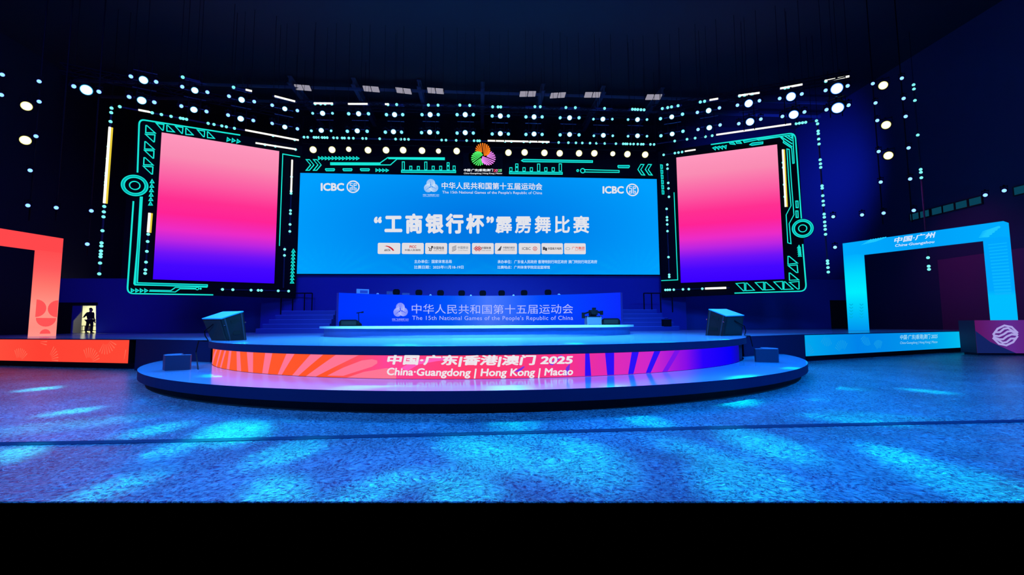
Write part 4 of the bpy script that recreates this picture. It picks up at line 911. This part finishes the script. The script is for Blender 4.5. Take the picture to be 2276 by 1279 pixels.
def person(loc, rz, scale):
    t = thing('person', 'person in dark clothes standing in the bright doorway with one forearm held out', 'person', loc)
    t.rotation_euler = (0, 0, rz); t.scale = (scale,)*3
    J = {'pelvis': ((0, 0, .98), (.15, .11)), 'waist': ((0, .01, 1.12), (.14, .10)), 'chest': ((0, .02, 1.32), (.17, .12)), 'neck0': ((0, .02, 1.47), (.09, .08)), 'neck': ((0, -.005, 1.53), .055), 'head0': ((0, -.02, 1.60), (.07, .085)), 'head': ((0, -.02, 1.68), (.077, .095)), 'top': ((0, -.01, 1.76), (.05, .06)),
         'nose': ((0, -.125, 1.65), .013), 'earl': ((.083, -.01, 1.66), .014), 'earr': ((-.083, -.01, 1.66), .014)}
    E_ = [('pelvis', 'waist'), ('waist', 'chest'), ('chest', 'neck0'), ('neck0', 'neck'), ('neck', 'head0'), ('head0', 'head'), ('head', 'top'), ('head', 'nose'), ('head', 'earl'), ('head', 'earr')]
    def arm(s, sh, el, wr, hd):
        J.update({s+'sh': (sh, .06), s+'el': (el, .043), s+'wr': (wr, .028), s+'pa': (hd, (.036, .018))})
        E_.extend([('chest', s+'sh'), (s+'sh', s+'el'), (s+'el', s+'wr'), (s+'wr', s+'pa')])
        wv, hv = Vector(wr), Vector(hd); d = (hv-wv).normalized(); side = d.cross(Vector((0, 0, 1)))
        side = side.normalized() if side.length > .1 else Vector((0, 1, 0)); dn = Vector((0, 0, -1)) if abs(d.z) < .7 else Vector((1 if s == 'r' else -1, 0, 0))
        for i, (off, ln) in enumerate(((-.03, .075), (-.01, .088), (.01, .082), (.03, .062))):
            k = hv+side*off+d*.02; k2 = k+d*ln*.55; k3 = k2+d*ln*.4+dn*.02
            J.update({f'{s}f{i}a': (tuple(k), .0085), f'{s}f{i}b': (tuple(k2), .008), f'{s}f{i}c': (tuple(k3), .007)})
            E_.extend([(s+'pa', f'{s}f{i}a'), (f'{s}f{i}a', f'{s}f{i}b'), (f'{s}f{i}b', f'{s}f{i}c')])
        k = wv.lerp(hv, .55)-side*.035; J.update({s+'t1': (tuple(k), .010), s+'t2': (tuple(k+d*.05-side*.02), .008)}); E_.extend([(s+'pa', s+'t1'), (s+'t1', s+'t2')])
    arm('r', (-.19, .02, 1.42), (-.26, .05, 1.14), (-.27, -.04, .89), (-.268, -.06, .81))
    arm('l', (.19, .02, 1.42), (.36, .02, 1.20), (.56, -.12, 1.13), (.64, -.15, 1.13))
    for s, x, y in (('r', -1, -.03), ('l', 1, .08)):
        J.update({s+'hip': ((x*.09, 0, .90), .088), s+'kn': ((x*.10, y-.02, .50), .058), s+'an': ((x*.11, y+.03, .09), .038), s+'to': ((x*.12, y-.14, .035), (.042, .028))})
        E_.extend([('pelvis', s+'hip'), (s+'hip', s+'kn'), (s+'kn', s+'an'), (s+'an', s+'to')])
    cloth = matte('dark_jacket', (.012, .012, .016), .85); skinm = matte('skin', (.35, .22, .16), .55)
    skin('body', J, E_, skinm, t)
    g = lambda ks, k: {q: (J[q][0], tuple(r*k for r in J[q][1]) if isinstance(J[q][1], tuple) else J[q][1]*k) for q in ks}
    jk = g(['pelvis', 'waist', 'chest', 'neck0', 'rsh', 'rel', 'rwr', 'lsh', 'lel', 'lwr'], 1.2)
    skin('jacket', jk, [('pelvis', 'waist'), ('waist', 'chest'), ('chest', 'neck0'), ('chest', 'rsh'), ('rsh', 'rel'), ('rel', 'rwr'), ('chest', 'lsh'), ('lsh', 'lel'), ('lel', 'lwr')], cloth, t)
    t.scale = (scale*1.12, scale*1.12, scale)
    tr = g(['pelvis', 'rhip', 'rkn', 'ran', 'lhip', 'lkn', 'lan'], 1.22)
    skin('trousers', tr, [('pelvis', 'rhip'), ('rhip', 'rkn'), ('rkn', 'ran'), ('pelvis', 'lhip'), ('lhip', 'lkn'), ('lkn', 'lan')], matte('dark_trousers', (.01, .01, .013), .9), t)
    for s in 'rl':
        a, b = Vector(J[s+'an'][0]), Vector(J[s+'to'][0])
        skin('shoe', {'h': ((a.x, a.y+.05, .045), (.045, .04)), 'm': ((a.x, a.y-.06, .045), (.048, .042)), 't': ((b.x, b.y-.03, .035), (.045, .03))}, [('h', 'm'), ('m', 't')], BLACK, t, 1)
    skin('hair', {'a': ((0, .045, 1.66), (.075, .06)), 'b': ((0, .02, 1.735), (.082, .09)), 'c': ((0, -.06, 1.765), (.06, .05))}, [('a', 'b'), ('b', 'c')], matte('black_hair', (.008, .007, .006), .6), t)
p = at(198, 743, 30.2)
person((p.x, p.y, H2), R_(172), .96)

# ------------------------------------------------------------------ stage lights
LENS = [glow((232, 255, 255), 1.3), glow((60, 200, 255), 1.0)]  # second colour of each pair: lens ring painted to imitate the lamp's halo
LENSB = [glow((235, 255, 255), 1.4), glow((24, 120, 255), 1.0)]
SMALL = [glow((150, 244, 255), 1.1), glow((0, 190, 235), 1.0)]
SMALLP = [glow((160, 240, 255), 1.1), glow((90, 60, 250), .9)]
WARM = [glow((255, 252, 222), 1.4), glow((232, 224, 120), 1.0)]
def lamp_meshes(kind):
    """one lamp of a kind in its own frame: mount at the origin, shining along -Y"""
    r = {'wash': .30, 'beam': .13, 'warm': .30, 'blinder': .30}[kind]
    body = MB(); dy = .12
    if kind == 'wash': body.lathe([(r*.55, .30), (r*.9, .22), (r*1.02, .02), (r*1.02, -.10), (r*.96, -.10)], 'Y', 22, 0, (0, 0, -.42)); zc = -.42
    elif kind == 'beam': body.lathe([(.06, .28), (.12, .22), (.14, .05), (.15, -.10), (.135, -.10)], 'Y', 16, 0, (0, 0, -.24)); zc = -.24
    else: body.lathe([(.12, .40), (.20, .30), (.24, 0), (r*1.0, -.10), (r*.95, -.10)], 'Y', 18, 0, (0, 0, -.38)); zc = -.38
    lens = MB(); lens.lathe([(0, -.13), (r*.45, -.125), (r*.74, -.11)], 'Y', 22, 0, (0, 0, zc)); lens.lathe([(r*.74, -.11), (r*.95, -.085)], 'Y', 22, 1, (0, 0, zc))
    yk = MB(); q = r*1.07
    yk.box((-q, 0, zc/2), (.02, .08, -zc+.06)); yk.box((q, 0, zc/2), (.02, .08, -zc+.06)); yk.box((0, 0, -.01), (2*q+.03, .1, .04))
    cl = MB(); cl.box((0, 0, .04), (.08, .1, .08))
    return body, lens, yk, cl, zc
PROTO = {}
def lamp(kind, pos, target, label, group, lensm, power=0, color=(0, .2, 1), angle=40, blend=.8, size=1.0):
    key = (kind, id(lensm))
    if key not in PROTO:
        body, lens, yk, cl, zc = lamp_meshes(kind)
        nm = {'wash': 'wash_light', 'beam': 'beam_light', 'warm': 'warm_spotlight', 'blinder': 'warm_spotlight'}[kind]
        t = thing(nm, label, 'stage light', (0, 0, 0), group)
        body.link('housing', BLACK, t, True, True); lens.link('lens', lensm, t, True, True); yk.link('yoke', BLACK, t, True); cl.link('clamp', BLACK, t, True)
        PROTO[key] = (t, zc); r = t
    else:
        t, zc = PROTO[key]; r = dup(t, label); r['group'] = group
    zc = PROTO[key][1]; d = (Vector(target)-Vector(pos)).normalized()
    rot = d.to_track_quat('-Y', 'Z'); r.rotation_euler = rot.to_euler(); r.scale = (size,)*3
    r.location = Vector(pos)-rot@Vector((0, -.1, zc))*size
    if power:
        l = bpy.data.lights.new('lamp', 'SPOT'); l.energy = power; l.color = color; l.spot_size = R_(angle); l.spot_blend = blend; l.shadow_soft_size = .12
        lo = bpy.data.objects.new('lamp', l); COL.objects.link(lo); lo.parent = r; lo.location = (0, -.2, zc); lo.rotation_euler = (R_(-90), 0, 0)
    return r
def plane_at(x): return FL if x < 640 else (FR if x > 1448 else FC)
def on(W, x, y, off=0): q = W.uv(x, y); return W.pt(q[0], q[1], off)
ROWA = [(192, 200), (319, 178), (433, 201), (537, 222), (633, 242), (717, 252), (797, 253), (877, 255), (956, 255), (1034, 255), (1112, 258), (1187, 260), (1266, 262), (1340, 265), (1417, 266), (1493, 260), (1575, 246), (1664, 230), (1758, 215), (1860, 197)]
ROWB = [(315, 223.5), (431, 244), (535, 264), (633, 282.5), (714, 290), (794, 291), (874.5, 293), (955, 294), (1034, 295), (1112, 297), (1187, 298), (1266, 299), (1341, 301), (1417, 302), (1494, 298), (1576.5, 284), (1667, 271), (1764, 255), (1862, 240)]
SPOTS = [(350, 955), (160, 915), (470, 880), (90, 865), (640, 1005), (380, 1000), (740, 920), (930, 905), (1140, 935), (1190, 975), (1090, 1005), (620, 1095), (250, 1085), (840, 1085), (1430, 935), (1310, 1030), (1640, 895), (1820, 860), (1700, 880), (1900, 935), (1690, 985), (1660, 1075), (1540, 1000), (2060, 870), (2190, 1085), (1980, 1010), (30, 1010), (150, 945), (1950, 925), (520, 960), (1300, 900), (1030, 1090)]
random.shuffle(SPOTS); si = 0
bm_i = 0
SIDE = {0: ((-40, -10), (30, 4)), }
MOUNT = {}
WS = [(192, 1.0), (318, .80), (432, .68), (535, .66), (633, .56), (717, .60), (1034, .64), (1340, .60), (1493, .58), (1575, .64), (1664, .92), (1758, 1.0), (1860, 1.2)]
def wsize(x):
    for (a, sa), (b, sb) in zip(WS, WS[1:]):
        if x <= b: return sa+(sb-sa)*max(0, (x-a)/(b-a))
    return WS[-1][1]
for row, name in ((ROWA, 'upper'), (ROWB, 'lower')):
    for k, (x, y) in enumerate(row):
        W = plane_at(x); p = on(W, x, y)
        hot = x > 1600
        aim = (p.x*.35+random.uniform(-1.5, 1.5), 6.5 if name == 'upper' else 12.5, 0)
        MOUNT[(name, k)] = lamp('wash', p, aim, f'{ORDS[k]} big round blue-white wash light from the left in the {name} hanging row', f'{name} row of wash lights', LENSB if hot else LENS, 2700, (0.0, .27, 1), 52, .9, wsize(x))
        dx = 18 if 640 < x < 1448 else 21
        for s_ in (-1, 1):
            slope = .13 if x < 640 else (-.21 if x > 1448 else 0)
            if x < 640: bx, by = (x-28, y-8) if s_ < 0 else (x+28, y+4)
            elif x > 1448: bx, by = (x-25, y+4) if s_ < 0 else (x+24, y-6)
            else:
                o_ = 22 if x < 840 else 18
                if x > 1250: o_ = 21
                bx, by = x+s_*o_, y+(0 if name == 'upper' else 1)
            q = on(W, bx, by)
            tgt = (q.x*.5, 5, 0); pw, an = 0, 8
            if si < len(SPOTS) and (k+(s_ > 0)+(name == 'lower')) % 2 == 0:
                g = onz(*SPOTS[si], 0); tgt = (g.x, g.y, 0); pw = random.choice((110000, 170000, 240000)); an = random.choice((1.5, 2.0, 2.6)); si += 1
            dim = x < 760 or x > 1300
            lamp('beam', q, tgt, f'small cyan beam light on the {"left" if s_ < 0 else "right"} of the {ORDS[k]} wash light in the {name} row', f'{name} row of beam lights', SMALLP if (x < 640 or x > 1540) else SMALL, pw, (0.0, .85, .80), an, 1.0, .75 if dim and 640 < x < 1448 else .95)
# ladder frames that carry each pair of wash lights, and the truss they hang from
def truss_line(W, x0, y0, x1, y1, label):
    a, b = on(W, x0, y0, -.85), on(W, x1, y1, -.85); a.z = b.z = (a.z+b.z)/2
    d = (b-a).normalized(); n = Vector((-d.y, d.x, 0))*.2; Z = Vector((0, 0, .2)); t = thing('lighting_truss', label, 'truss', (a+b)/2)
    for s_ in (-1, 1):
        for z in (-1, 1): mb = MB(); mb.bar(a+n*s_+Z*z, b+n*s_+Z*z, .03, 5); mb.link('chord', BLACK, t)
    mb = MB(); k = max(2, int((b-a).length/.5))
    for i in range(k):
        p, q = a.lerp(b, i/k), a.lerp(b, (i+1)/k); s_ = 1 if i % 2 else -1
        mb.bar(p+n-Z*s_, q+n+Z*s_, .015, 4); mb.bar(p-n-Z*s_, q-n+Z*s_, .015, 4); mb.bar(p-n*s_+Z, q+n*s_+Z, .015, 4)
    mb.link('lattice', BLACK, t)
    for i in range(5):
        p = a.lerp(b, .05+.9*i/4); mb = MB(); mb.bar(p+Z, Vector((p.x, p.y, 19.98)), .012, 4); mb.link('hoist_chain', BLACK, t)
    return a, b
truss_line(FL, 120, 150, 640, 226, 'dark lighting truss over the left pink screen')
truss_line(FC, 640, 226, 1448, 232, 'long dark lighting truss over the main screen')
truss_line(FR, 1448, 232, 1900, 150, 'dark lighting truss over the right pink screen')
for k, ((xa, ya), (xb, yb)) in enumerate(zip(ROWA[1:], ROWB)):
    W = plane_at(xa); a = on(W, xa, ya-28, -.5); b = on(W, xb, yb, -.5); ux = W.u*.28
    t = thing('lamp_ladder', f'{ORDS[k]} black hanging ladder frame from the left carrying two wash lights', 'light frame', (a.x, a.y, b.z), 'ladder frames of the wash lights')
    mb = MB(); mb.bar((a.x, a.y, a.z), (a.x, a.y, 19.98), .01, 4); mb.link('hoist_chain', BLACK, t)
    for s_ in (-1, 1): mb = MB(); mb.bar(a+ux*s_+Vector((0, 0, .6)), Vector((a.x, a.y, b.z-.3))+ux*s_, .025, 5); mb.link('upright', BLACK, t)
    for key in (('upper', k+1), ('lower', k)):
        mo = MOUNT[key]; q = mo.location+Vector((0, 0, .05*mo.scale[0])); h = Vector((a.x, a.y, q.z))
        mb = MB(); mb.bar(q, h, .03, 6); mb.bar(h-ux*1.05, h+ux*1.05, .025, 6); mb.link('lamp_arm', BLACK, t)
    for z in (a.z, (a.z+b.z)/2+.35, (a.z+b.z)/2-.05, b.z+.3):
        mb = MB(); mb.bar(Vector((a.x, a.y, z))-ux*1.8, Vector((a.x, a.y, z))+ux*1.8, .025, 5); mb.link('crossbar', matte('bar_metal', (.12, .12, .2), .4, .6), t)
# row of warm spotlights over the header
WW = Wall((-15, 31.2), (15, 31.2))
WX = [(696, 333), (738, 333), (775, 332), (818, 334), (858, 334), (896, 334), (938, 335), (974.5, 336), (1015, 336), (1130, 339.5), (1166, 339), (1210, 340), (1244, 341), (1287, 341), (1321, 341), (1362, 342), (1394.5, 343), (1434, 344)]
for k, (x, y) in enumerate(WX):
    p = on(WW, x, y); lamp('blinder', p, (p.x*.4, 4, 0), f'{ORDS[k]} warm white spotlight from the left above the header board', 'warm spotlights over the header', WARM, 60, (1, .9, .6), 60, 1, .72 if k in (2, 7, 15) else .92)
a, b = on(WW, 672, 326, .0), on(WW, 1458, 335, .0); mb = MB(); z = (a.z+b.z)/2+.12; mb.bar((a.x, a.y, z), (b.x, b.y, z), .05, 8)
for i in range(7): q = a.lerp(b, i/6); mb.bar((q.x, q.y, z), (q.x, q.y, 19.98), .012, 4)
tag(mb.link('lighting_pipe', BLACK), 'long dark hanging pipe carrying the row of warm spotlights', 'pipe')
# lamps on upright pipes at the sides
def pipe(W, x0, y0, x1, y1, label):
    a, b = on(W, x0, y0, -.25), on(W, x1, y1, -.25); x, y = (a.x+b.x)/2, (a.y+b.y)/2; mb = MB(); mb.bar((x, y, min(a.z, b.z)-.4), (x, y, 19.98), .03, 6)
    tag(mb.link('lighting_pipe', BLACK), label, 'pipe')
pipe(FL, 84, 180, 62, 470, 'upright dark pipe with warm and cyan lamps at the far left'); pipe(FL, 140, 180, 124, 470, 'upright dark pipe with cyan lamps second from the left'); pipe(FL, 212, 210, 196, 550, 'upright dark pipe with cyan lamps beside the left pixel strip')
pipe(FR, 1944, 170, 1964, 480, 'upright dark pipe with warm and cyan lamps at the right'); pipe(FR, 2008, 170, 2030, 475, 'upright dark pipe with cyan lamps at the far right')
for side, W, pts in (('left', FL, ((59, 236), (56.5, 312))), ('right', FR, ((1963, 190), (1969.5, 278), (1974.5, 346)))):
    for k, (x, y) in enumerate(pts): p = on(W, x, y); lamp('warm', p, (p.x*.2, 8, 0), f'{ORDS[k]} big warm white lamp from the top on the upright pipe at the {side}', f'warm lamps at the {side}', WARM, 40, (1, .9, .6), 50, 1, .84)
for side, W, pts in (('left', FL, ((5, 166), (3, 211), (87, 181), (87, 226), (80, 303), (67, 379), (62, 457), (125, 462), (203, 469), (194, 543))),
                     ('right', FR, ((1940, 186), (2004.5, 174), (1946, 229), (2008.5, 219), (2013, 259), (1950, 268), (2019.5, 329), (1953, 337), (2023, 398), (1957.5, 405), (1852, 482), (1856, 550), (1916, 478), (1964, 474), (2031, 468), (2190, 434), (2232, 424)))):
    for k, (x, y) in enumerate(pts): p = on(W, x, y); lamp('beam', p, (p.x*.2, 6, 0), f'{ORDS[k]} small cyan lamp counted downwards among the lamps at the {side} side', f'small lamps at the {side} side', SMALLP, 0, (0, .5, 1), 20, 1, .85)

# pixel strips: dark bars with lit dots and lit white lengths
DOT = glow((128, 250, 246), 1.1); DIMDOT = glow((20, 190, 215)); BARW = glow((255, 250, 232), 1.3); BARY = glow((235, 205, 60))
pm = {}
def strip(W, p0, p1, dots, bars, label, r=.085, warm=False, hang=False):
    a, b = on(W, *p0), on(W, *p1); t = thing('pixel_strip', label, 'light strip', (a+b)/2); d = (b-a).normalized()
    mb = MB(); mb.bar(a-W.n*.06, b-W.n*.06, .045, 5); mb.link('bar', matte('strip_bar', (.03, .03, .07), .8, spec=.1), t)
    if hang:
        hs = (.03, .97) if abs(p1[0]-p0[0]) > abs(p1[1]-p0[1]) else (0,)
        for k in hs: c = a.lerp(b, k)-W.n*.06; mb = MB(); mb.bar(c, (c.x, c.y, 19.98), .012, 4); mb.link('hanger', BLACK, t)
    along = abs(p1[0]-p0[0]) > abs(p1[1]-p0[1])
    def pos(v): k = ((v-p0[0])/(p1[0]-p0[0])) if along else ((v-p0[1])/(p1[1]-p0[1])); x, y = p0[0]+(p1[0]-p0[0])*k, p0[1]+(p1[1]-p0[1])*k; return on(W, x, y)
    for v in dots:
        c = pos(v)
        if 'dot' not in pm:
            m_ = MB(); m_.lathe([(0, -.03), (.06, -.028), (.085, .01), (.085, .06)], 'Y', 12, 0); o = m_.link('lit_pixel', DOT, t, True, True); pm['dot'] = o
        else: o = pm['dot'].copy(); COL.objects.link(o); o.parent = t
        o.location = c-(a+b)/2; o.rotation_euler = W.n.to_track_quat('-Y', 'Z').to_euler()
    for v0, v1 in bars:
        c0, c1 = pos(v0), pos(v1); m_ = MB(); m_.bar(c0+W.n*.02, c1+W.n*.02, r, 8, 0)
        if warm: m_.bar(c0+W.u*.09-W.n*.02, c1+W.u*.09-W.n*.02, r*.8, 8, 1)
        m_.link('lit_length', [BARW, BARY], t)
strip(SL, (248, 234), (220, 612), (240, 250, 270, 326, 353, 385, 391, 405, 412, 459, 471, 482, 513, 540, 547, 558, 565, 571, 585, 609), ((283, 452),), 'upright pixel light strip left of the left screen board', .06, True, hang=True)
strip(SL, (262, 236), (664, 312), (266, 338, 358.5, 380, 401, 407, 414.5, 462.5, 475.5, 493, 503, 521, 607, 655), ((308, 334), (545, 664)), 'slanting pixel light strip above the left screen board', .06, hang=True)
strip(SC_, (668, 304.5), (1458, 321), tuple(640+.2021*x for x in (175, 215, 285, 310, 340, 375, 402, 430, 500, 540, 595, 620, 668, 718, 820, 858, 1008, 1183, 1240, 1282, 1325, 1690, 1738, 1850, 1965, 2047, 2085, 2108))+tuple(1060+.2021*x for x in (310, 380, 515, 585, 725, 770, 900, 1007, 1090, 1160, 1245, 1315, 1407, 1530, 1610, 1635, 1655, 1690, 1725, 1770, 1808, 1832, 1910, 1950)), ((1084, 1221),), 'long pixel light strip running above the warm spotlights', .06, hang=True)
strip(SR, (1460, 319), (1816, 268), (1499.6, 1527, 1545, 1568, 1583, 1770, 1777, 1784, 1791, 1815), ((1592, 1758),), 'slanting pixel light strip above the right screen board', .06, hang=True)
strip(SR, (1817, 268), (1842, 614), (275, 291, 297, 309, 320, 355, 364, 372, 413, 418.5, 435, 447, 456, 476, 483, 493.5, 502, 510, 521, 580, 586, 595, 605), (), 'upright pixel light strip right of the right screen board', hang=True)
FB = Wall((10.5, 33.5), (16.2, 30.8))
strip(FB, (2031, 186), (2066, 606), (188, 197.5, 223, 300, 376.5, 383, 395, 573, 592, 599), (), 'upright pixel light strip at the far right near the side wall', hang=True)
SLf = Wall((PL.o.x+PL.n.x*.08, PL.o.y+PL.n.y*.08), (PL.o.x+PL.n.x*.08+PL.u.x*6, PL.o.y+PL.n.y*.08+PL.u.y*6)); SRf = Wall((PR.o.x+PR.n.x*.08, PR.o.y+PR.n.y*.08), (PR.o.x+PR.n.x*.08+PR.u.x*6, PR.o.y+PR.n.y*.08+PR.u.y*6))
strip(SLf, (567, 318), (662, 333), (589, 612, 657), ((568, 658),), 'short white light strip above the left pink screen', .06)
strip(SLf, (649.5, 353), (644, 522), (393, 425, 430, 468, 475, 499, 514.5), ((356, 428),), 'upright light strip between the left pink screen and the main screen', .06)
strip(SLf, (633, 548), (630, 640), (554.5, 568), (), 'short upright strip with two lit dots below the left neon corner')
strip(SLf, (333, 472), (322, 612), (521, 537, 559, 583, 600, 608), ((474, 517),), 'upright light strip beside the lower left edge of the left pink screen', .07, True)
strip(SLf, (488, 643.5), (645, 647.5), (494.5, 517.5, 558, 574, 581, 618.5, 641.5), (), 'level strip of lit dots under the left pink screen')
strip(SRf, (1472, 344.5), (1547, 333), (1475, 1500, 1508, 1516), ((1522, 1546),), 'short light strip above the right pink screen', .055)
strip(SRf, (1483, 362), (1487, 442), (366, 375, 406.6, 419, 437.6), (), 'upright strip of lit dots beside the upper left edge of the right pink screen')
strip(SRf, (1481.5, 460), (1487.5, 616), (464.4, 483, 489.5, 499, 514, 571.8, 611, 616), (), 'upright strip of lit dots beside the lower left edge of the right pink screen')
strip(SRf, (1739.5, 331), (1746, 461), (361, 372, 410, 437), ((333, 460),), 'upright warm light strip beside the right edge of the right pink screen', .055, True)
strip(SRf, (1476, 645), (1622, 640), (1479, 1484, 1489, 1497.5, 1518, 1531, 1561), ((1567, 1614),), 'level light strip under the right pink screen', .07)
TOP = [((606, 213), (660, 227), (), ((610, 656),)), ((512, 192), (560, 203), (519,), ((546, 560),)), ((398, 169), (445, 181), (406,), ()), ((694, 230), (744, 230.5), (700, 712, 722, 737), ((698, 740),)), ((772, 231.5), (820, 231.5), (), ((774, 817),)), ((852, 232), (896, 232), (862, 881.5), ((856, 864),)),
       ((944, 233), (986, 233.5), (952, 973.5), ()), ((1014, 233), (1056, 234), (1022, 1044), ()), ((1087, 237), (1132, 237.5), (1095, 1107, 1113), ()), ((1168, 236.5), (1212, 237), (1189, 1201), ()), ((1246, 238.5), (1290, 239), (1258, 1279), ()), ((1324, 240), (1362, 241), (1344,), ()), ((1398, 242), (1436, 244), (1406, 1412, 1418, 1425, 1432), ()),
       ((1466, 242), (1516, 233), (1472, 1484, 1492.5, 1507), ()), ((1550, 227.5), (1600, 219), (1556.5, 1566), ((1577, 1596),)), ((1638, 213.5), (1690, 206.5), (1644, 1655, 1672), ((1641, 1688),)), ((1732, 197.5), (1786, 187.5), (1745, 1753), ((1734, 1783),)), ((1830, 181), (1890, 169.5), (1836,), ((1833, 1887),))]
for k, (p0, p1, dots, bars) in enumerate(TOP): strip(plane_at(p0[0]), p0, p1, dots, bars, f'{ORDS[k]} short light strip from the left over the wash lights', .055, False, True)
